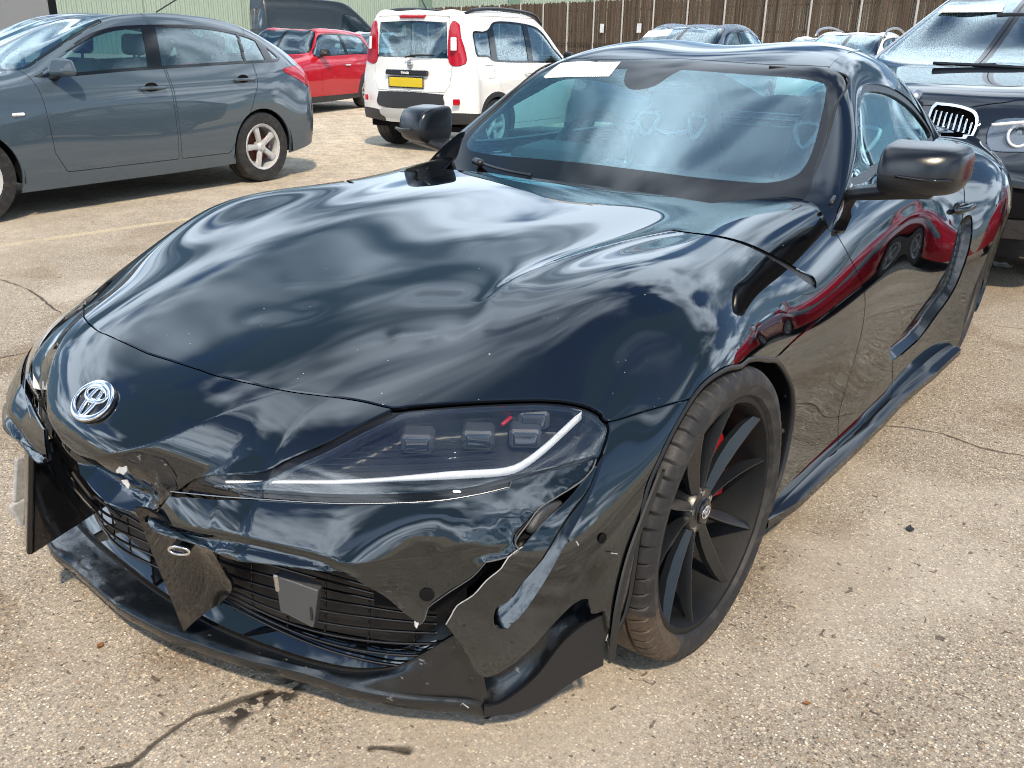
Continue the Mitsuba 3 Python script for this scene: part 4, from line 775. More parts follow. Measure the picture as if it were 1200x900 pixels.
wob = (meshkit.fbm(o*np.array([14., 14, 1]), 3)-.5)[:, None]*np.array([.010, 0, .008]); o = o+wob
mid = o*.62+l*.38+[0, 0, .004]; mid2 = o*.25+l*.75+[0, 0, -.003]
rows = [o+[-.08, 0, -.042], o+[-.012, 0, -.034], o+[-.003, 0, -.030], o+[0, 0, -.010], o+[-.002, 0, -.003], o+[-.010, 0, .001], mid, mid2, l]
part('splitter', loft(*rows), 'lip_black', 45, 'scuffed lower front lip almost touching the ground')
bead = [l+[.002, 0, -.002], l+[.002, 0, .003], l+[-.003, 0, .004], l+[-.010, 0, .0]]; part('splitter_bead', loft(*bead), 'rough_black', 50)
sco = np.clip((l[:, 1]+.0)/.2, 0, 1)[:, None]
f0 = l+[-.012, 0, .0]; f1 = l+np.array([-.030, -.006, .022]); f2 = l+np.array([-.055, -.012, .046]); f3 = l+np.array([-.085, -.02, .062])
part('intake_floor', loft(f0, f1, f2, f3), 'black_paint', True)
tp = np.array([(.568, .715, .100), (.542, .742, .112), (.503, .784, .164), (.472, .818, .236), (.447, .845, .276), (.416, .878, .304)]); lw = np.array([(.568, .715, .080), (.55, .735, .082), (.525, .762, .086), (.492, .796, .106), (.451, .841, .156), (.415, .879, .187)])
nrm = np.array([.68, .73, 0]); tp, lw = resample(tp, 40), resample(lw, 40)
part('splitter_wing', loft(tp-nrm*.006, tp+[0, 0, .003], tp+nrm*.005, lw+nrm*.005, lw-nrm*.006), 'satin_black', 40, 'upright end plate of the front lip beside the tyre')
wi = tp-nrm*.006; wf = loft(wi+[0, 0, -.01], wi+np.array([-.03, -.05, .02]), wi*.5+resample(np.array([(.66, .66, .21), (.60, .74, .27), (.53, .80, .34), (.44, .86, .37)]), 40)*.5+[-.03, -.03, 0]); part('wing_root', wf, 'lip_black', True)
pc = np.array([(.47, -.87), (.655, -.725), (.795, -.50), (.872, -.25), (.888, 0), (.872, .25), (.795, .50), (.665, .725), (.47, .87)])
def plan(inset, z, n=90, a=-1., b=1.):
    c = np.c_[pc, np.zeros(9)]; c = resample(c, 181); t = np.gradient(c, axis=0); nn = np.c_[t[:, 1], -t[:, 0]]; nn /= np.linalg.norm(nn, axis=1)[:, None]; c = c[:, :2]-nn*inset
    k = (c[:, 1] >= a) & (c[:, 1] <= b); c = resample(np.c_[c[k], np.zeros(k.sum())], n)[:, :2]; zz = z(c[:, 1]) if callable(z) else np.full(len(c), z); return np.c_[c, zz]
part('front_cavity', loft(plan(.13, .535, a=-.74, b=.74), plan(.19, .50, a=-.74, b=.74), plan(.20, .36, a=-.74, b=.74), plan(.20, .12, a=-.74, b=.74)), 'dark_void', False)
GR = part('grille', join(loft(plan(.125, .47, a=-.66, b=.66), plan(.135, .20, a=-.66, b=.66))), 'satin_black', True, 'black mesh grille behind the broken bumper')
for k in range(13):
    z0 = .20+.021*k
    c = plan(.105-.0015*k, lambda yy: z0+.012*np.sin(yy*9+k*.6)+.020*np.cos(yy*5.1), a=-.64, b=.64)
    put(GR, 'slat', S(tube(c, .0032, 5), 'gloss_black', True))
for k in range(16):
    yy = -.6+k*.08; c = plan(.108, .0, a=yy-.02, b=yy+.02); m_ = c[len(c)//2]
    put(GR, 'upright', S(tube(np.array([m_+[0, -.012, .205], m_+[0, .0, .32], m_+[0, .012, .46]]), .0022, 5), 'gloss_black', True))
def plate(top, bot, mat, name, th=.010, label=None, n=24):
    t, b = resample(np.array(top), n), resample(np.array(bot), n); m1 = t*.66+b*.34; m2 = t*.34+b*.66
    d = np.array([-.75, -.2, -.1])*th; v, f = loft(t+d, t, m1, m2, b, b+d); return part(name, (v, f), mat, 50, label)
plate([(.906, .164, .478), (.900, .200, .484), (.888, .254, .467), (.862, .322, .440)], [(.832, .143, .155), (.822, .193, .207), (.795, .270, .285), (.832, .308, .372)], 'gloss_black', 'grille_pillar', label='black pillar of the bumper left of the intake')
# parking sensor in the pillar
sx = np.array([.872, .255, .418]); q = np.linspace(0, 2*np.pi, 40, endpoint=False); e1 = np.array([-.15, .93, .30]); e1 /= np.linalg.norm(e1); e2 = np.cross(np.array([.80, -.0, -.4]), e1); e2 /= np.linalg.norm(e2); e3 = np.cross(e1, e2)
e3 *= np.sign(e3[0]); ringp = sx+e1*(.027*np.cos(q))[:, None]+e2*(.011*np.sin(q))[:, None]
PS = part('parking_sensor', tube(ringp+e3*.012, .003, 8, True), 'chrome', True); put(PS, 'face', S(loft(np.tile(sx+e3*.010, (40, 1)), ringp+e3*.010, ringp-e3*.004, closed=True), 'gloss_black', 40))
# right-hand pillar, wrenched outwards, with its duct wall
part('duct_wall', join(hull([(.872, -.318, .44), (.903, -.343, .185), (.70, -.30, .45), (.735, -.315, .245), (.80, -.335, .33)], .006)), 'gloss_black', 40)
part('grille_pillar', hull([(.872, -.300, .455), (.862, -.345, .44), (.905, -.338, .19), (.890, -.372, .20)], .008), 'gloss_black', 40, 'broken pillar hanging at the right end of the bumper')
part('torn_plastic', hull([(.795, -.60, .294), (.768, -.605, .292), (.818, -.60, .195), (.790, -.605, .19)], .006), 'bare_plastic', 40, 'pale broken plastic behind the hanging bumper pillar')
part('torn_plastic', hull([(.828, -.60, .180), (.800, -.60, .185), (.815, -.60, .125), (.80, -.605, .13)], .007), 'bare_plastic', 40)
part('bracket', join(hull([(.80, -.115, .40), (.79, -.06, .36)], .010), hull([(.78, -.05, .38), (.775, -.02, .345)], .008), hull([(.80, -.16, .335), (.775, -.04, .335)], .005)), 'dull_metal', 40)
part('cable', tube(smoothline([(.80, -.30, .36), (.79, -.25, .31), (.80, -.2, .33), (.78, -.15, .29)], .01), .004, 6), 'rough_black', True)
# number plate gone: a grey radar cover hangs behind the intake
rd = np.array([(.815, .447, .405), (.782, .517, .387), (.783, .497, .303), (.808, .443, .327)]); rn = np.cross(rd[1]-rd[0], rd[3]-rd[0]); rn /= np.linalg.norm(rn); rn *= np.sign(rn[0])
RC = part('radar_cover', hull(np.vstack([rd*.96+rd.mean(0)*.04, rd*.96+rd.mean(0)*.04-rn*.015]), .003), 'grey_plastic', 40, 'grey square sensor cover hanging in the left intake')
c0 = rd[1]*.30+rd[2]*.55+rd.mean(0)*.15+rn*.004; put(RC, 'slot', S(hull([c0+[0, 0, .012], c0-[0, 0, .012]], .0025), 'rough_black', 40))
put(RC, 'hinge', S(hull([rd[0]+rn*.001, rd[0]*.62+rd[3]*.38+rn*.001], .005), 'dull_metal', 40))
# holes in the skin
def disc(c, nn, r, mat, name):
    nn = np.array(nn, float); nn /= np.linalg.norm(nn); a = np.cross(nn, [0, 0, 1.]); a /= np.linalg.norm(a); b = np.cross(nn, a); q = np.linspace(0, 2*np.pi, 28, endpoint=False)
    e = np.cos(q)[:, None]*a+np.sin(q)[:, None]*b; c = np.array(c); part(name, loft(np.tile(c+nn*.002, (28, 1)), c+nn*.002+e*r, c+e*r*1.12, closed=True), mat, True)
disc((.6915, .691, .405), (.70, .62, -.05), .012, 'dark_void', 'tow_hole'); disc((.434, .874, .466), (.15, .98, .0), .009, 'dark_void', 'sensor_hole')
# slot between torn bumper and corner: lamp bracket and ragged edges
slot_bits = clip(*lower, np.where((lower[0][:, 1] > .60) & (lower[0][:, 2] > .34), 1., -1.))[0]
part('slot_lining', (offset(slot_bits[0], -.045)[:, :3], slot_bits[1]), 'dark_void', True)
part('marker_lamp', hull([(.475, .800, .520), (.50, .795, .485), (.525, .785, .50), (.50, .790, .53)], .014), 'grey_plastic', True)
part('marker_lamp_socket', join(hull([(.535, .770, .455), (.555, .775, .44)], .018), hull([(.50, .785, .475), (.56, .765, .48)], .006), hull([(.52, .79, .45), (.51, .79, .50)], .005)), 'satin_black', 40)
te = np.vstack([P['flank_torn'][6:]]); jag = te+(rng.random(te.shape)-.5)*.006; part('torn_edge', tube(smoothline(jag, .01)+QN*.002, .0015, 5), 'torn_grey', True)
te = P['corner_torn']; part('torn_edge', tube(smoothline(te+(rng.random(te.shape)-.5)*.004, .01)+QN*.002, .0012, 5), 'bare_plastic', True)
te = P['flank_torn'][:7]; part('torn_edge', tube(smoothline(te, .01)+QN*.001, .0009, 5), 'torn_grey', True)
for a_, b_, r_ in (((.425, .888, .437), (.410, .892, .430), .0010), ((.50, .862, .486), (.497, .865, .478), .0014), ((.425, .889, .25), (.418, .890, .268), .0010), ((.613, .70, .13), (.606, .71, .12), .0012)): part('scratch', tube(np.array([a_, b_])+QN*.001, r_, 5), 'bare_plastic', True)

# ---------------------------------------------------------------- the other cars
def st(x, top, rail, yr, belt, yb, ysh, zsh, ym, zm, ys, zs, xr=0., bow=.03):
    """one station: heights of roof centre, roof rail, belt; half widths"""
    return [(x+bow, 0, top), (x+bow*.7, yr*.56, top-(top-rail)*.22), (x+xr, yr, rail), (x+xr, yb, belt), (x+xr, ysh, zsh), (x+xr, ym, zm), (x+xr, ys, zs)]
def tyre_simple(R, w, rb): 
    h = w/2; p = [(rb, h*.8), (rb+.012, h*.96), (R-.03, h), (R-.012, h*.93), (R-.003, h*.75), (R, h*.4), (R-.006, h*.36), (R-.006, h*.28), (R, h*.24)]
    return lathe(p+[(r, -y) for r, y in p[::-1]], 72)
def alloy(R, h, n=5, wide=.035, taper=.8):
    out = []
    for k in range(n):
        rr = np.array([.035, .09, R*.7, R-.012]); wd = np.array([wide*.8, wide*.72, wide*taper, wide*(taper+.25)]); yy = np.array([h-.018, h-.010, h-.006, h-.010])
        rows = [np.array([[-w, y-.025, r], [-w*.8, y-.003, r], [-w*.3, y, r], [w*.3, y, r], [w*.8, y-.003, r], [w, y-.025, r]]) for r, w, y in zip(rr, wd, yy)]
        v, f = loft(*rows); out.append(moved((v, f[:, ::-1]), roty(2*np.pi*k/n+.3)))
    return join(*out)
def build_car(key, pose, spec, lvl=3):
    """spec: sheet metal and openings in the car's own frame (x forward from the front axle, y left); pose = (x, y, heading, lift)"""
    TW = T().translate([pose[0], pose[1], pose[3] if len(pose) > 3 else 0]).rotate([0, 0, 1], math.degrees(pose[2]))
    g = spec.get
    def pt(name, m, mat, sm=30, parent=None, label=None): return put(parent or key, name, S(m, mat, sm), TW, label)
    V, F = subdivide(*cage(np.array(spec['st']), g('FR'), g('RR')), lvl); body = (np.c_[V, normals(V, F)], F)
    sides = g('sides', (1, -1))
    def yz(m): return np.c_[np.abs(m[0][:, 1]), m[0][:, 2]]
    def xz(m): return m[0][:, [0, 2]]
    def xy(m): return np.c_[np.abs(m[0][:, 1]), m[0][:, 0]]
    # wheel arches with trim
    for ax in (0., -spec['wb']):
        c = np.array([ax, spec['R']]); r = spec['arch']
        def d(m, rr): return np.where((np.abs(m[0][:, 1]) > .45) & (m[0][:, 2] < spec['R']+r+.2), rr-np.hypot(m[0][:, 0]-c[0], m[0][:, 2]-c[1]+.01), -9.)
        _, body = clip(*body, d(body, r))
        if g('arch_trim'):
            tr, body = clip(*body, d(body, r+g('arch_trim'))); [pt('arch_trim', rim(offset(h_[0], .006), h_[1], .02), 'trim_black', True) for sg in sides for h_ in (clip(*tr, tr[0][:, 1]*sg)[0],)]
    def carve(body, poly, proj, lim, gap=.004):
        s = np.where(lim(body[0]), polysdf(proj(body), poly, .12), -9.); a, rest = clip(*body, s-gap); s = np.where(lim(rest[0]), polysdf(proj(rest), poly, .12), -9.); ring, rest = clip(*rest, s+gap)
        if len(ring[1]): rings.append((offset(ring[0], -.006)[:, :3], ring[1]))
        return a, rest
    rings = []
    wsl = smoothline(spec['ws'], .05, False); wsl = np.vstack([wsl, [(0, wsl[-1, 1]), (0, wsl[0, 1])]])
    ws, body = carve(body, wsl, xy, lambda p: (p[:, 5] > .12) & (p[:, 0] > -1.9), .003)
    gl, fr = clip(*ws, polysdf(xy(ws), np.vstack([wsl, wsl[::-1]*[-1, 1]]), .1)-.035)
    W = pt('windscreen', sheet(gl), g('glass', 'car_glass'), True); pt('border', sheet(fr), 'gloss_black', True, W)
    if g('rw') is not None:
        rwl = smoothline(spec['rw'], .05); rwl = np.vstack([rwl, [(0, rwl[-1, 1]), (0, rwl[0, 1])]])
        rw, body = carve(body, rwl, yz, lambda p: p[:, 0] < spec['rw_x'], .003); pt('rear_window', sheet((offset(rw[0], -.003), rw[1])), g('glass', 'car_glass'), True)
    dl = smoothline(spec['dlo'], .04, True)
    lim = lambda p: (np.abs(p[:, 1]) > .42) & (p[:, 5] < .8)
    w, body = carve(body, dl, xz, lim, .002); w, fr = clip(*w, polysdf(xz(w), dl)-g('frame', .022))
    for sg in sides: pt('window_frame', rim(*clip(*fr, fr[0][:, 1]*sg)[0], .01), 'gloss_black', True)
    for (x0, x1, wd) in spec['pillars']:
        xp = lambda p: x0+(x1-x0)*np.clip((p[:, 2]-spec['z0'])/(spec['z1']-spec['z0']), 0, 1)
        pl_, w = clip(*w, wd-np.abs(w[0][:, 0]-xp(w[0]))); [pt('window_pillar', rim(*clip(*pl_, pl_[0][:, 1]*sg)[0], .01), 'gloss_black', True) for sg in sides]
    for sg in sides:
        a, _ = clip(*w, w[0][:, 1]*sg)
        cuts = sorted([-9.]+[p_[0] for p_ in spec['pillars']]+[9.])
        for lo, hi in zip(cuts[:-1], cuts[1:]):
            b, _ = clip(*a, np.minimum(a[0][:, 0]-lo, hi-a[0][:, 0]))
            if len(b[1]): pt('side_window', sheet((offset(b[0], -.006), b[1])), g('glass', 'car_glass'), True)
    for name, mat, poly, proj, lim_, dep in spec.get('patches', []):
        a, body = carve(body, smoothline(np.array(poly), .03, True) if g('round', True) else np.array(poly), {'xz': xz, 'yz': yz, 'xy': xy}[proj], lim_, .003)
        for sg in ((1, -1) if dep >= 0 or True else (1,)):
            b, _ = clip(*a, a[0][:, 1]*sg)
            if len(b[1]): pt(name, rim(offset(b[0], dep), b[1], .012), mat, True)
    for poly in spec.get('doors', []):
        for sg in sides:
            s_ = lambda p: (p[:, 1]*sg > .45)
            a, body = carve(body, np.array(poly), xz, s_, g('gap', .004)); pt('door', rim(*a, .01), spec['paint'], True)
    for name, poly, proj, lim_ in spec.get('panels', []):
        a, body = carve(body, np.array(poly), {'xz': xz, 'yz': yz, 'xy': xy}[proj], lim_, g('gap', .004)); pt(name, rim(*a, .01), spec['paint'], True)
    pt('body', rim(*body, .015), spec['paint'], True)
    if rings: pt('panel_gap', join(*rings), 'dark_void', False)
    # wheels
    R = spec['R']
    for ax in (0., -spec['wb']):
        for sg in g('wheels', (1, -1)):
            c = np.array([ax, sg*spec['track'], R]); fl = (lambda m: m) if sg == 1 else mirror
            rb = spec['rim']; ty = pt('wheel', moved(fl(tyre_simple(R, .205, rb)), None, c), 'tyre_rubber', 35)
            pt('rim', moved(fl(lathe([(rb-.022, .088), (rb, .100), (rb+.004, .094), (rb-.004, .088), (rb-.016, .06), (rb-.022, -.08)], 60)), None, c), spec.get('rim_mat', 'silver_rim'), 40, ty)
            pt('spokes', moved(fl(alloy(rb-.006, .092, *spec.get('spokes', (5, .035)))), None, c), spec.get('rim_mat', 'silver_rim'), 30, ty)
            pt('hub_cap', moved(fl(lathe([(0, .094), (.028, .094), (.034, .088), (.05, .07), (.05, -.02)], 30)), None, c), spec.get('rim_mat', 'silver_rim'), 30, ty)
            pt('brake_disc', moved(fl(lathe([(.04, .02), (.14, .02), (.14, -.01)], 40)), None, c), 'rusty_disc', 30, ty)
            pt('arch_liner', moved(fl(lathe([(spec['arch']+.012, .11), (spec['arch']+.012, -.16), (.05, -.2)], 40, -1.75, 1.75)), None, c), 'dark_void', 30)
    # mirrors
    mx, my, mz = spec['mirror']
    for sg in (1, -1):
        M = np.array([1, sg, 1.]); h = hull([(mx, my+.06, mz), (mx-.07, my+.06, mz-.01), (mx-.03, my+.15, mz+.005), (mx-.08, my+.17, mz), (mx-.02, my+.07, mz+.055), (mx-.08, my+.07, mz+.06), (mx-.08, my+.15, mz+.05)], .032)
        mk = pt('door_mirror', (h[0]*M, h[1] if sg == 1 else h[1][:, ::-1]), spec.get('mirror_mat', spec['paint']), True)
        a = hull([(mx-.02, my-.03, mz-.06), (mx-.06, my-.03, mz-.06), (mx-.05, my+.06, mz-.03)], .018); pt('arm', (a[0]*M, a[1]), 'satin_black', True, mk)
    # underbody and seats
    L0, L1 = -spec['wb']-.35, .25; hw = spec['track']-.16
    pt('underbody', join(box(((L0+L1)/2, 0, .27), (L1-L0, hw*2, .06)), box((-spec['wb']/2, 0, .27), (spec['wb']-.8, spec['track']*2+.05, .06))), 'underbody', False)
    if g('inside', True):
        zb = spec['belt']
        pt('dashboard', hull([(-.75, -.62, zb-.10), (-.75, .62, zb-.10), (-1.0, -.6, zb-.12), (-1.0, .6, zb-.12), (-.95, 0, zb-.3)], .05), 'dash_dark', True)
        for sx, sy in ((-1.62, .36), (-1.62, -.36), (-2.45, .38), (-2.45, -.38)):
            pt('seat', join(hull([(sx, sy-.2, .55), (sx, sy+.2, .55), (sx-.16, sy-.17, zb+.02), (sx-.16, sy+.17, zb+.02), (sx+.42, sy-.2, .52), (sx+.42, sy+.2, .52)][:4], .06), hull([(sx, sy-.2, .48), (sx, sy+.2, .48), (sx+.42, sy-.2, .48), (sx+.42, sy+.2, .48)], .07), hull([(sx-.18, sy-.09, zb+.16), (sx-.18, sy+.09, zb+.16), (sx-.19, sy-.09, zb+.24), (sx-.19, sy+.09, zb+.24)], .045), tube(np.array([(sx-.17, sy, zb), (sx-.18, sy, zb+.16)]), .012, 6)), 'seat_dark', 40)
        q = np.linspace(0, 2*np.pi, 40, endpoint=False); ws_ = spec.get('wheel_side', -1)
        pt('steering_wheel', tube(np.c_[np.zeros(40), .18*np.cos(q), .18*np.sin(q)]@roty(-.4).T+[-1.12, ws_*.37, zb-.02], .015, 6, True), 'dash_dark', True)
        pt('cabin_floor', box((-spec['wb']*.55, 0, .42), (spec['wb']*.8, spec['track']*1.7, .03)), 'underbody', False)
    return pt, TW
scene['rusty_disc'] = {'type': 'twosided', 'bsdf': {'type': 'diffuse', 'reflectance': rgb(.12, .05, .035)}}
def flake(key, c, ior=1.6, alpha=.05):
    """metallic paint: a coloured base under a clear coat"""
    scene[key] = {'type': 'twosided', 'bsdf': {'type': 'principled', 'base_color': rgb(*c), 'metallic': .35, 'roughness': .32, 'clearcoat': 1., 'clearcoat_gloss': .98, 'specular': .6}}
gloss('grey_paint', (.060, .086, .112), 1.75); gloss('red_paint', (.50, .010, .025), 1.6); gloss('white_paint', (.78, .78, .77), 1.55); flake('navy_paint', (.020, .045, .085)); gloss('blue_black_paint', (.010, .014, .022), 1.75)
gloss('cream_white', (.72, .72, .70), 1.5); flake('van_paint', (.016, .026, .034)); satin('plate_yellow', (.80, .60, .02), .35); satin('skid_silver', (.55, .56, .56), .3)
HATCH = dict(st=[
    st(.70, .76, .74, .55, .69, .69, .77, .60, .79, .42, .77, .22), st(.38, .885, .875, .58, .83, .74, .84, .72, .87, .45, .85, .20), st(-.30, .985, .98, .60, .93, .77, .865, .80, .89, .48, .865, .19),
    st(-.72, 1.10, 1.05, .67, .965, .785, .87, .82, .895, .48, .87, .19), st(-1.25, 1.325, 1.28, .585, .985, .79, .87, .83, .897, .48, .87, .19), st(-1.70, 1.425, 1.385, .575, 1.0, .79, .87, .84, .897, .48, .87, .19),
    st(-2.3, 1.44, 1.395, .565, 1.02, .785, .875, .86, .897, .5, .87, .2), st(-2.85, 1.385, 1.34, .535, 1.05, .77, .875, .88, .895, .52, .865, .22), st(-3.22, 1.27, 1.225, .51, 1.05, .73, .82, .88, .865, .55, .84, .26), st(-3.45, 1.11, 1.08, .52, 1.0, .66, .75, .86, .79, .56, .75, .30)],
    FR=[[(.92, 0, .60), (.95, 0, .42), (.92, 0, .22)], [(.90, .31, .60), (.93, .31, .42), (.90, .31, .22)], [(.82, .56, .60), (.85, .57, .42), (.83, .56, .22)]],
    RR=[[(-3.55, 0, .86), (-3.62, 0, .58), (-3.57, 0, .30)], [(-3.54, .3, .86), (-3.61, .3, .58), (-3.56, .3, .30)], [(-3.50, .53, .86), (-3.57, .54, .57), (-3.53, .53, .30)]],
    wb=2.685, R=.318, arch=.355, rim=.205, track=.775, belt=1.0, z0=.98, z1=1.42,
    ws=[(.0, -.42), (.30, -.45), (.62, -.60), (.60, -.85), (.535, -1.35), (.50, -1.42), (.25, -1.46), (0, -1.48)],
    rw=[(0, 1.12), (.42, 1.12), (.44, 1.2), (.40, 1.33), (0, 1.36)], rw_x=-2.95,
    dlo=[(-.62, .985), (-1.05, 1.20), (-1.40, 1.32), (-1.75, 1.355), (-2.3, 1.36), (-2.75, 1.31), (-2.98, 1.24), (-3.10, 1.13), (-3.08, 1.065), (-2.5, 1.045), (-1.5, 1.01)],
    pillars=[(-1.66, -1.80, .065), (-2.62, -2.78, .018), (-2.95, -3.0, .05)], paint='grey_paint', mirror=(-.72, .80, 1.02),
    doors=[[(-.60, .98), (-.62, .45), (-.70, .30), (-1.72, .30), (-1.74, .9), (-1.80, 1.45), (-.60, 1.45)], [(-1.75, .30), (-2.28, .30), (-2.52, .60), (-2.66, .85), (-2.72, 1.02), (-2.9, 1.45), (-1.82, 1.45), (-1.76, .9)]],
    panels=[('bonnet', [(0, .74), (.60, .68), (.66, .2), (.66, -.30), (.0, -.38)], 'xy', lambda p: (p[:, 5] > .3) & (p[:, 0] > -.45))],
    patches=[('tail_light', 'red_lens', [(-3.06, .985), (-3.28, 1.02), (-3.50, 1.01), (-3.62, .95), (-3.62, .84), (-3.42, .83), (-3.25, .90)], 'xz', lambda p: (np.abs(p[:, 1]) > .40), .004), ('headlight', 'lamp_dark', [(.22, .80), (.55, .76), (.80, .66), (.78, .58), (.55, .64), (.30, .72)], 'xz', lambda p: np.abs(p[:, 1]) > .42, .003)])
satin('lamp_dark', (.16, .17, .19), .08, 1.6); gloss('lamp_lens', (.02, .025, .035), 2.3)
# -- grey hatchback
k = thing('grey_hatchback', 'blue-grey five-door hatchback parked side-on at the left edge', 'car')
ph, _ = build_car(k, (-3.63+2.685*math.cos(math.radians(6.1)), -6.39+2.685*math.sin(math.radians(6.1)), math.radians(6.1)), HATCH, 4)
for hx, hz in ((-1.55, .875), (-2.52, .915)):
    hh = smoothline([(hx+.11, .872, hz), (hx+.08, .905, hz+.004), (hx-.08, .905, hz+.004), (hx-.11, .875, hz)], .01); ph('door_handle', tube(hh, .013, 8), 'grey_paint', True)
    m_ = trimesh.creation.icosphere(2); ph('handle_cup', (m_.vertices*[.065, .006, .035]+[hx+.01, .874, hz+.01], m_.faces), 'dark_void', True)
ph('side_badge', hull([(-.36, .884, .735), (-.43, .884, .735)], .012), 'drl_white', 40)
ph('aerial', tube(np.array([(-2.35, 0, 1.47), (-2.62, 0, 1.60)]), .006, 6), 'rough_black', True)
ph('reverse_lamp', hull([(-3.47, .715, .865), (-3.53, .655, .86)], .016), 'drl_white', 40)
# -- white small SUV seen from behind
PANDA = dict(st=[
    st(.60, .84, .82, .55, .78, .66, .72, .64, .75, .45, .73, .28), st(.30, .985, .975, .60, .91, .71, .80, .76, .82, .5, .80, .26), st(-.25, 1.05, 1.04, .62, .98, .745, .82, .80, .83, .5, .81, .25),
    st(-.60, 1.22, 1.18, .65, 1.005, .76, .825, .80, .835, .5, .81, .25), st(-1.0, 1.50, 1.455, .625, 1.015, .77, .825, .82, .835, .5, .81, .25), st(-1.5, 1.575, 1.53, .635, 1.025, .77, .825, .83, .835, .5, .81, .25),
    st(-2.2, 1.585, 1.54, .635, 1.035, .77, .825, .83, .84, .5, .815, .27), st(-2.62, 1.57, 1.525, .62, 1.04, .765, .82, .83, .84, .5, .81, .33), st(-2.80, 1.535, 1.485, .60, 1.04, .74, .79, .82, .81, .52, .79, .36, 0, -.02)],
    FR=[[(.70, 0, .62), (.72, 0, .45), (.70, 0, .28)], [(.69, .3, .62), (.71, .3, .45), (.69, .3, .28)], [(.66, .55, .62), (.68, .56, .45), (.66, .55, .28)]],
    RR=[[(-2.885, 0, 1.06), (-2.915, 0, .82), (-2.965, 0, .52), (-2.93, 0, .34)], [(-2.88, .34, 1.06), (-2.91, .34, .82), (-2.955, .36, .52), (-2.92, .34, .34)]],
    wb=2.30, R=.315, arch=.345, arch_trim=.055, rim=.20, track=.715, belt=1.03, z0=1.02, z1=1.46,
    ws=[(0, -.30), (.4, -.34), (.66, -.48), (.64, -.70), (.585, -1.0), (.5, -1.08), (0, -1.12)],
    rw=[(0, 1.075), (.49, 1.075), (.51, 1.10), (.49, 1.43), (.45, 1.455), (0, 1.475)], rw_x=-2.6,
    dlo=[(-.62, 1.03), (-.80, 1.20), (-1.02, 1.38), (-1.25, 1.455), (-1.8, 1.49), (-2.15, 1.475), (-2.28, 1.40), (-2.40, 1.37), (-2.60, 1.36), (-2.62, 1.20), (-2.60, 1.10), (-2.36, 1.085), (-2.26, 1.04), (-1.5, 1.02)],
    pillars=[(-1.44, -1.46, .06), (-2.26, -2.25, .06)], paint='white_paint', mirror=(-.62, .78, 1.06), mirror_mat='satin_black',
    doors=[[(-.60, 1.0), (-.62, .45), (-.70, .32), (-1.42, .32), (-1.44, 1.54), (-.60, 1.54)], [(-1.46, .32), (-1.92, .32), (-2.02, .55), (-2.2, .74), (-2.30, .95), (-2.36, 1.54), (-1.46, 1.54)]],
    panels=[('tailgate', [(0, .70), (.50, .70), (.555, .78), (.575, 1.02), (.52, 1.07), (.52, 1.52), (0, 1.54)], 'yz', lambda p: (p[:, 0] < -2.6) & (p[:, 5] < .9)), ('fuel_flap', [(-2.46, .86), (-2.30, .86), (-2.30, 1.0), (-2.46, 1.0)], 'xz', lambda p: p[:, 1] < -.5)],
    patches=[('tail_light', 'red_lens', [(.535, 1.03), (.73, 1.02), (.72, 1.16), (.67, 1.30), (.635, 1.44), (.54, 1.44)], 'yz', lambda p: p[:, 0] < -2.56, .010),
             ('bumper_panel', 'trim_black', [(-.1, .52), (.46, .52), (.48, .66), (.46, .68), (-.1, .68)], 'yz', lambda p: p[:, 0] < -2.7, .010),
             ('skid_plate', 'skid_silver', [(-.1, .39), (.38, .39), (.42, .49), (-.1, .50)], 'yz', lambda p: p[:, 0] < -2.7, .008),
             ('bumper_skirt', 'trim_black', [(.44, .30), (.95, .30), (.95, .46), (.44, .46)], 'yz', lambda p: p[:, 0] < -2.60, .004)])
PW = math.radians(185.4); k = thing('white_small_suv', 'small white SUV with red tail lights and yellow plate, seen from behind', 'car')
pp, TWp = build_car(k, (-7.02+2.30*math.cos(PW), -6.28+2.30*math.sin(PW), PW), PANDA, 4)
pl_ = pp('number_plate', box((-2.952, .03, .80), (.012, .50, .105), .004), 'plate_yellow', False, None, 'blank yellow number plate')
pp('plate_frame', box((-2.950, .03, .80), (.010, .53, .13), .004), 'satin_black', False)
h_ = pp('tailgate_handle', hull([(-2.935, -.27, .895), (-2.935, .33, .895), (-2.925, -.27, .92), (-2.925, .33, .92)], .016), 'satin_black', 40)
tx = meshkit.text_mesh('Panda', .030, .003, True); tv = np.array(tx.vertices); tv[:, 0] -= tv[:, 0].mean(); pp('lettering', (np.c_[-2.957-tv[:, 2], -tv[:, 0]+.03, tv[:, 1]+.893], tx.faces), 'drl_white', False, h_)
q = np.linspace(0, 2*np.pi, 30, endpoint=False); pp('badge', join(tube(np.c_[np.full(30, -2.905), .034*np.cos(q), .046*np.sin(q)+1.0], .006, 6, True), hull([(-2.902, -.022, 1.0), (-2.902, .022, 1.0)], .02)), 'dull_metal', 40)
pp('brake_light', hull([(-2.845, -.17, 1.515), (-2.845, .17, 1.515), (-2.80, -.17, 1.53), (-2.80, .17, 1.53)], .014), 'red_lens', 40)
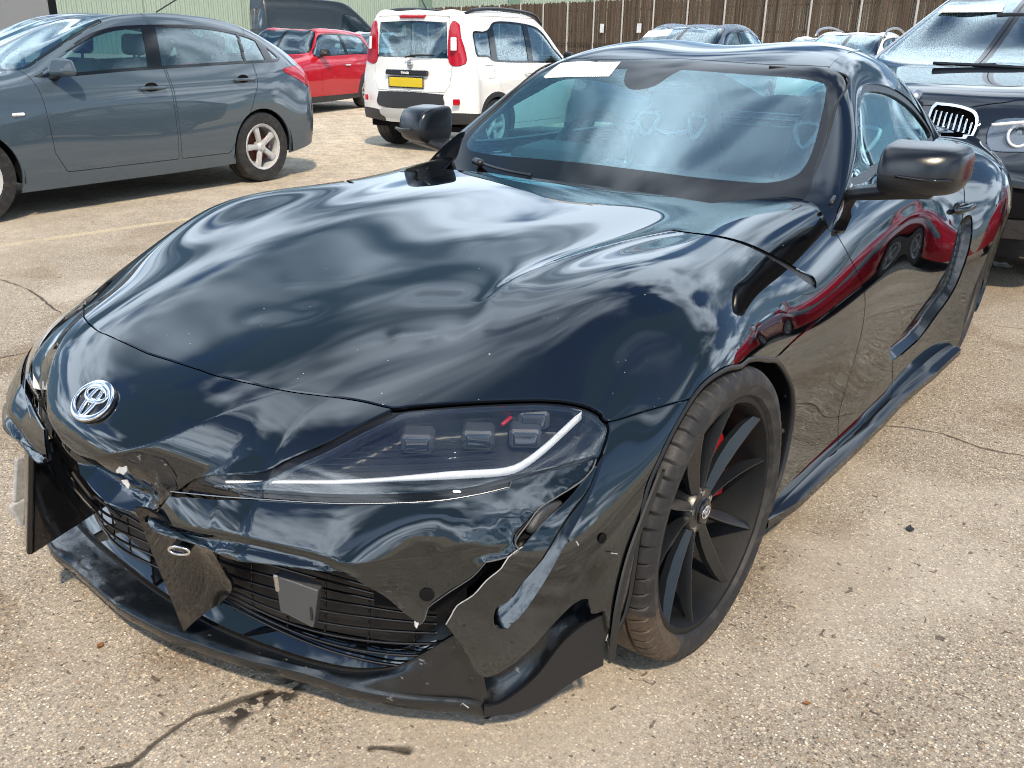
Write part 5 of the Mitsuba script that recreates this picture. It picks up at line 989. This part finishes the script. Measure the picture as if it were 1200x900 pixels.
for sg in (1, -1):
    pp('reflector', hull([(-2.93, sg*.655, .585), (-2.90, sg*.70, .585), (-2.93, sg*.655, .625), (-2.90, sg*.70, .625)], .014), 'red_lens', 40)
    rail_ = smoothline([(-.95, sg*.60, 1.475), (-1.15, sg*.595, 1.585), (-1.8, sg*.60, 1.625), (-2.4, sg*.595, 1.605), (-2.62, sg*.58, 1.55)], .05); pp('roof_rail', tube(rail_, .020, 8), 'satin_black', True)
    m_ = hull([(-2.895, sg*.60, 1.17), (-2.87, sg*.64, 1.17), (-2.885, sg*.595, 1.29), (-2.86, sg*.63, 1.29)], .012); pp('reversing_lens', m_, 'drl_white', 40)
    hh = smoothline([(-1.66, sg*.826, .90), (-1.64, sg*.85, .905), (-1.52, sg*.85, .905), (-1.50, sg*.826, .90)], .01); pp('door_handle', tube(hh, .014, 8), 'white_paint', True)
pp('rear_wiper', join(tube(np.array([(-2.93, .05, 1.075), (-2.915, -.05, 1.10), (-2.905, -.32, 1.105)]), .010, 6)), 'satin_black', True)
pp('aerial', tube(np.array([(-2.55, 0, 1.58), (-2.72, 0, 1.78)]), .007, 6), 'rough_black', True)
# -- red small hatchback
MINI = dict(st=[
    st(.55, .80, .78, .52, .74, .64, .72, .62, .74, .42, .72, .22), st(.25, .90, .89, .58, .85, .70, .80, .72, .82, .45, .80, .2), st(-.45, .965, .96, .62, .93, .74, .81, .78, .83, .48, .81, .19),
    st(-.80, 1.15, 1.11, .64, .945, .75, .815, .79, .835, .48, .815, .19), st(-1.12, 1.375, 1.335, .585, .95, .755, .82, .80, .835, .48, .815, .19), st(-1.6, 1.41, 1.37, .58, .955, .76, .82, .81, .835, .48, .815, .2),
    st(-2.2, 1.395, 1.355, .57, .97, .755, .82, .81, .84, .48, .815, .22), st(-2.70, 1.365, 1.325, .55, .985, .73, .79, .82, .82, .5, .79, .27), st(-2.86, 1.32, 1.285, .53, .99, .69, .76, .80, .78, .5, .76, .30)],
    FR=[[(.66, 0, .6), (.68, 0, .42), (.66, 0, .24)], [(.65, .3, .6), (.67, .3, .42), (.65, .3, .24)], [(.62, .52, .6), (.64, .53, .42), (.62, .52, .24)]],
    RR=[[(-2.97, 0, 1.0), (-3.04, 0, .78), (-3.06, 0, .5), (-3.0, 0, .28)], [(-2.965, .3, 1.0), (-3.03, .3, .78), (-3.05, .3, .5), (-2.99, .3, .28)]],
    wb=2.467, R=.30, arch=.325, arch_trim=.06, rim=.20, track=.72, belt=.95, z0=.96, z1=1.33,
    ws=[(0, -.52), (.45, -.56), (.66, -.68), (.63, -.90), (.555, -1.10), (.4, -1.14), (0, -1.17)],
    rw=[(0, 1.02), (.48, 1.02), (.5, 1.1), (.46, 1.27), (0, 1.29)], rw_x=-2.75,
    dlo=[(-.74, .965), (-.92, 1.16), (-1.14, 1.31), (-1.6, 1.345), (-2.2, 1.335), (-2.62, 1.30), (-2.72, 1.20), (-2.78, 1.0), (-2.2, .985), (-1.4, .965)],
    pillars=[(-1.86, -1.84, .05)], paint='red_paint', mirror=(-.82, .77, 1.0), mirror_mat='satin_black', spokes=(9, .018),
    doors=[[(-.78, .95), (-.80, .35), (-.9, .27), (-1.95, .27), (-2.0, .6), (-1.98, .95), (-1.95, 1.36), (-.78, 1.36)]],
    patches=[('sill_trim', 'trim_black', [(-3.2, .10), (1.0, .10), (1.0, .29), (-3.2, .29)], 'xz', lambda p: np.abs(p[:, 1]) > .55, .004)], round=False)
ma = math.radians(17.9); k = thing('red_hatchback', 'small red three-door hatchback parked in front of the dark van', 'car')
pm, _ = build_car(k, (-10.861+2.467*math.cos(ma), -12.715+2.467*math.sin(ma), ma), MINI, 3)
for sg in (1, -1): pm('door_handle', tube(np.array([(-1.62, sg*.845, .80), (-1.80, sg*.845, .805)]), .014, 8), 'chrome', True)
# -- dark SUV close behind
X3 = dict(st=[
    st(.70, 1.0, .965, .62, .90, .78, .85, .74, .88, .5, .86, .3), st(.35, 1.075, 1.065, .66, .99, .81, .90, .85, .93, .55, .9, .28), st(-.25, 1.135, 1.13, .69, 1.05, .85, .925, .90, .945, .55, .92, .27),
    st(-.70, 1.27, 1.23, .73, 1.075, .86, .93, .92, .945, .55, .92, .27), st(-1.3, 1.555, 1.50, .625, 1.09, .865, .93, .93, .945, .55, .92, .27), st(-1.8, 1.65, 1.60, .61, 1.10, .865, .93, .94, .945, .55, .92, .27),
    st(-2.6, 1.655, 1.60, .60, 1.12, .86, .93, .95, .945, .55, .92, .28), st(-3.3, 1.57, 1.51, .57, 1.14, .83, .92, .96, .93, .58, .91, .32), st(-3.62, 1.30, 1.26, .56, 1.10, .75, .84, .94, .86, .6, .84, .36)],
    FR=[[(.89, 0, .78), (.92, 0, .55), (.88, 0, .30)], [(.87, .34, .78), (.90, .35, .55), (.86, .34, .30)], [(.80, .60, .78), (.83, .62, .55), (.80, .60, .30)]],
    RR=[[(-3.75, 0, .9), (-3.8, 0, .6), (-3.75, 0, .36)], [(-3.74, .3, .9), (-3.79, .3, .6), (-3.74, .3, .36)], [(-3.7, .55, .9), (-3.75, .55, .6), (-3.7, .55, .36)]],
    glass='suv_glass', wb=2.81, R=.36, arch=.40, arch_trim=.05, rim=.235, track=.80, belt=1.10, z0=1.06, z1=1.56,
    ws=[(0, -.30), (.45, -.34), (.74, -.46), (.73, -.68), (.60, -1.25), (.55, -1.34), (.3, -1.40), (0, -1.43)],
    rw=None, dlo=[(-.72, 1.09), (-1.1, 1.33), (-1.4, 1.48), (-1.8, 1.55), (-2.6, 1.555), (-3.1, 1.48), (-3.38, 1.28), (-3.36, 1.18), (-2.5, 1.14), (-1.5, 1.11)],
    pillars=[(-1.72, -1.80, .06), (-2.75, -2.85, .05)], paint='blue_black_paint', mirror=(-.70, .87, 1.15), sides=(1, -1),
    doors=[[(-.62, 1.05), (-.64, .5), (-.74, .36), (-1.70, .36), (-1.76, 1.6), (-.62, 1.6)]],
    panels=[('bonnet', [(-.1, .78), (.28, .77), (.45, .70), (.72, .50), (.76, .2), (.80, -.22), (.45, -.26), (-.1, -.22)], 'xy', lambda p: (p[:, 5] > .25) & (p[:, 0] > -.45))],
    patches=[('headlight', 'lamp_black', [(.43, .90), (.62, .925), (.80, .905), (.93, .89), (.92, .80), (.78, .765), (.60, .755), (.44, .765)], 'yz', lambda p: p[:, 0] > .40, .004), ('air_intake', 'dark_void', [(.50, .56), (.72, .55), (.72, .42), (.50, .42)], 'yz', lambda p: p[:, 0] > .5, -.02)])
xa = math.radians(-2.2); k = thing('dark_suv', 'blue-black SUV with chrome grille close behind the coupe at right', 'car')
px_, TWx = build_car(k, (-4.66, .165, xa, .02), X3, 4)
q = np.linspace(0, 2*np.pi, 48, endpoint=False)
def kid(sg, s_, x_): # one half of the grille frame
    o_ = np.array([(.035, .965), (.10, .985), (.24, .975), (.345, .945), (.375, .88), (.35, .80), (.28, .725), (.16, .70), (.06, .705), (.032, .76)])
    o_[:, 0] = .375-(.375-o_[:, 0])*.72; c = o_.mean(0); o_ = smoothline(o_, .02, True); o_ = c+(o_-c)*s_; return np.c_[x_-(o_[:, 1]-.83)*.35-o_[:, 0]**2*.30, sg*o_[:, 0], o_[:, 1]]
for sg in (1, -1):
    a = kid(sg, 1., .905); b = kid(sg, 1., .955); c = kid(sg, .90, .955); d = kid(sg, .86, .90); gk = px_('grille_frame', loft(a, b, c, d, closed=True), 'chrome', 40)
    px_('grille_back', loft(d, np.tile(d.mean(0)-[.05, 0, 0], (len(d), 1)), closed=True), 'dark_void', False, gk)
    for j in range(8):
        y_ = sg*(.155+.0265*j); zt, zb_ = .965-.004*j-.0*j, .715+.010*max(0, j-3)**1.3; zm = np.linspace(zt-.02-.012*max(0, j-5), zb_, 8); px_('grille_bar', tube(np.c_[.935-(zm-.83)*.35-y_*y_*.30, np.full(8, y_), zm], .0065, 6), 'chrome', True, gk)
    for cy, cz, r in ((.545, .832, .054), (.700, .835, .054)):
        cx_ = .905-cy**2*.42
        nn = np.array([.86, sg*.5, .12]); nn /= np.linalg.norm(nn); e1 = np.cross(nn, [0, 0, 1]); e1 /= np.linalg.norm(e1); e2 = np.cross(nn, e1)
        for dx_ in (0,):
            rg_ = np.array([cx_-.0, sg*cy, cz])+r*(np.cos(q)[:, None]*e1+np.sin(q)[:, None]*e2)+nn*.035; px_('headlight_ring', tube(rg_, .008, 6, True), 'drl_white', True)
        m_ = trimesh.creation.icosphere(2, .048); px_('headlight_lens', (m_.vertices*[.4, 1, 1]+np.array([cx_, sg*cy, cz]), m_.faces), 'lamp_lens', True)
for sg in (1, -1):
    ts_ = np.array([(.875, sg*.44, .895), (.80, sg*.60, .915), (.66, sg*.78, .902)]); px_('headlight_strip', tube(smoothline(ts_, .02)+[.012, 0, -.008], .010, 6), 'drl_white', True)
px_('bonnet_badge', hull([(.80, 0, 1.0), (.78, 0, 1.012)], .035), 'dull_metal', True)
px_('wiper', tube(smoothline([(-.36, .70, 1.10), (-.31, .3, 1.15), (-.29, -.25, 1.165)], .05), .012, 6), 'satin_black', True); px_('wiper', tube(smoothline([(-.40, .1, 1.165), (-.42, -.35, 1.15), (-.48, -.68, 1.125)], .05), .010, 6), 'satin_black', True)
def scr(t, w_): # a point on the sloping screen
    return np.array([-.36-1.0*t, w_, 1.16+.44*t])
lq = [scr(.86, -.50), scr(.86, -.12), scr(.74, -.10), scr(.74, -.53)]; px_('paper_sheet', loft([p_-[.03, 0, -.012] for p_ in (lq[0], lq[1])], [p_-[.03, 0, -.012] for p_ in (lq[3], lq[2])]), 'paper', False)
px_('rear_view_mirror', hull([(-1.10, -.12, 1.43), (-1.10, .12, 1.43), (-1.10, -.11, 1.48), (-1.10, .11, 1.48)], .012), 'satin_black', 40)
px_('hi_vis_vest', hull([(-1.45, .62, 1.02), (-1.45, .40, 1.02), (-1.50, .58, 1.26), (-1.50, .44, 1.26)], .04), 'orange_cloth', True, None, 'orange safety vest hung over a seat behind the windscreen')
satin('lamp_black', (.10, .14, .20), .08, 1.8); matte('orange_cloth', (.75, .19, .04))
# -- farther cars built on the hatchback's sheet metal
def variant(paint, sz=1., sl=1., **kw):
    d = {**HATCH, 'paint': paint, 'sides': (1,), 'wheels': (1,), **kw}
    return d
def place_car(name, label, px_pose, spec, group=None):
    kk = thing(name, label, 'car', group); return build_car(kk, px_pose, spec, 3)
def at(d, x): return ground_at(d, x)
c = at(12.6, 1.75); pb, _ = place_car('blue_saloon', 'dark blue saloon beyond the coupe roof, paper inside its windscreen', (c[0], c[1], math.radians(8), .10), variant('navy_paint'))
pb('paper_sheet', loft([(-.92, -.50, 1.245), (-.92, -.12, 1.27)], [(-1.10, -.48, 1.335), (-1.10, -.12, 1.36)]), 'paper', False); pb('aerial', tube(np.array([(-1.6, 0, 1.45), (-1.75, 0, 1.60)]), .008, 6), 'rough_black', True)
c = at(15.4, 4.95); pw1, _ = place_car('white_estate', 'white estate car with roof rails by the fence, nearest the SUV', (c[0], c[1], math.radians(4), .06), variant('cream_white'), None)
for sg in (1, -1): pw1('roof_rail', tube(smoothline([(-1.3, sg*.58, 1.36), (-1.5, sg*.575, 1.47), (-2.2, sg*.57, 1.51), (-2.9, sg*.54, 1.44), (-3.05, sg*.52, 1.37)], .05), .02, 8), 'dull_metal', True)
c = at(19.5, 5.6); place_car('white_hatchback', 'white car partly hidden behind the white estate, left of it', (c[0], c[1], math.radians(2), .0), variant('cream_white'))
c = at(27., -4.3); place_car('white_saloon', 'white car glimpsed between the red hatchback and the white SUV', (c[0], c[1], math.radians(38), .0), variant('cream_white'))
# -- the red car on the near side, seen only mirrored in the coupe's flank
place_car('red_saloon', 'bright red car outside the frame, seen only mirrored in the side of the black coupe', (-6.4, 3.3, math.radians(-1)), variant('red_paint', sides=(1, -1), wheels=(1, -1), patches=HATCH['patches'][1:]))
# -- dark high-roof van
van = thing('dark_van', 'dark high-roof panel van parked behind the red hatchback', 'van')
def vs_t(x, top, yr, rail, yb, belt, ys=.98): return [(x+.03, 0, top), (x+.02, yr*.56, top-.02), (x, yr, rail), (x, yb, belt), (x, ys, 1.05), (x, ys+.01, .7), (x, ys-.02, .42)]
VST = [vs_t(.75, 1.22, .62, 1.20, .78, 1.14, .88), vs_t(.25, 1.42, .70, 1.40, .86, 1.32, .96), vs_t(-.15, 1.62, .74, 1.58, .90, 1.42), vs_t(-.65, 2.05, .74, 2.0, .92, 1.50), vs_t(-1.1, 2.38, .72, 2.30, .94, 1.55), vs_t(-1.7, 2.50, .76, 2.41, .95, 1.6), vs_t(-3.0, 2.53, .78, 2.44, .96, 1.6), vs_t(-4.1, 2.52, .78, 2.43, .96, 1.6), vs_t(-4.32, 2.46, .74, 2.38, .93, 1.6, .95)]
VSP = dict(st=VST, FR=[[(.98, 0, .98), (1.0, 0, .7), (.98, 0, .42)], [(.96, .36, .98), (.98, .36, .7), (.96, .36, .42)], [(.88, .66, .98), (.9, .66, .7), (.88, .66, .42)]],
    RR=[[(-4.42, 0, 1.65), (-4.45, 0, 1.1), (-4.45, 0, .7), (-4.42, 0, .45)], [(-4.42, .42, 1.65), (-4.45, .42, 1.1), (-4.45, .42, .7), (-4.42, .42, .45)]], wb=3.3, R=.34, arch=.39, rim=.20, track=.84, belt=1.4, z0=1.4, z1=2.0,
    ws=[(0, .05), (.6, .0), (.78, -.15), (.72, -.9), (.5, -.98), (0, -1.02)], rw=[(0, 1.5), (.72, 1.5), (.74, 1.6), (.70, 2.16), (0, 2.18)], rw_x=-4.0, dlo=[(-.30, 1.42), (-.70, 1.86), (-1.0, 2.02), (-1.40, 2.02), (-1.42, 1.44), (-.9, 1.40)], pillars=[], paint='van_paint', mirror=(-.3, .95, 1.5), inside=False,
    panels=[('side_panel', [(-1.75, 1.5), (-3.9, 1.5), (-4.0, 1.7), (-3.9, 2.2), (-1.95, 2.2), (-1.75, 2.0)], 'xz', lambda p: np.abs(p[:, 1]) > .5)], glass='van_glass')
pane('van_glass', (.2, .24, .26), 1.7)
c = at(37.0, -5.7); build_car(van, (c[0], c[1], math.radians(160), 0), VSP, 3)

# ---------------------------------------------------------------- litter on the concrete
r2 = np.random.default_rng(11); st_v, st_f = [], []
ico = trimesh.creation.icosphere(1); 
for i in range(420):
    d_ = r2.random()**1.3*4.2; a_ = r2.random()*2*np.pi; c = np.array([.6, 1.2])+d_*np.array([math.cos(a_), math.sin(a_)])
    if abs(c[1]) < .95 and -3.4 < c[0] < .95: continue
    s_ = .0022+.0055*r2.random()**4; v = ico.vertices*(1+.35*(r2.random(ico.vertices.shape)-.5))*[s_, s_*(.6+.4*r2.random()), s_*.55]
    v = v@rotz(r2.random()*6).T+[c[0], c[1], s_*.3]; st_v.append(v); st_f.append(ico.faces+len(ico.vertices)*len(st_f))
scene['loose_grit'] = S((np.vstack(st_v), np.vstack(st_f)), 'grit', True); labels['loose_grit'] = {'label': 'loose grit and small stones scattered on the concrete', 'category': 'gravel', 'kind': 'stuff'}
scene['grit'] = {'type': 'diffuse', 'reflectance': mikit.proc(lambda p, n, uv: mix((.12, .10, .08), (.72, .66, .56), cell_rand(dr.floor(p.x*45), dr.floor(p.y*45))))}
satin('leaf_brown', (.34, .15, .05), .4); satin('dark_scrap', (.03, .03, .03), .3)
def scrap(name, label, cat, xy, size, mat, rot, curl=.4):
    u_, v_ = np.meshgrid(np.linspace(-1, 1, 9), np.linspace(-1, 1, 7), indexing='ij'); w_ = (1-np.abs(u_)**1.6)*.55+.06
    P_ = np.stack([u_*size, v_*w_*size, .004+size*curl*(.35*u_**2+.5*(v_*w_)**2)+size*.08*np.sin(u_*7+v_*3)], -1); P_[..., 2] -= P_[..., 2].min()-.003
    v, f_ = loft(*P_); v2 = v+[0, 0, .0012]; k_ = numbered(name); scene[k_] = S(join((v@rotz(rot).T+[xy[0], xy[1], 0], f_), (v2@rotz(rot).T+[xy[0], xy[1], 0], f_[:, ::-1])), mat, True); labels[k_] = {'label': label, 'category': cat}
scrap('fallen_leaf', 'small orange-brown dead leaf on the concrete in front of the lip', 'leaf', (.872, -.150), .011, 'leaf_brown', .6)
scrap('fallen_leaf', 'dry brown leaf fragment on the concrete right of the front tyre', 'leaf', (.05, 1.16), .009, 'leaf_brown', 2.1)
scrap('paper_scrap', 'crumpled white paper scrap on the ground beneath the dark SUV', 'litter', (-4.6, .62), .09, 'paper', .9, .7)
scrap('plastic_fragment', 'small dark plastic fragment lying on the concrete near the sill', 'debris', (-.84, 1.12), .018, 'dark_scrap', .3)
scrap('plastic_fragment', 'black plastic chip on the concrete at the bottom of the view', 'debris', (.78, .62), .012, 'dark_scrap', 1.3)
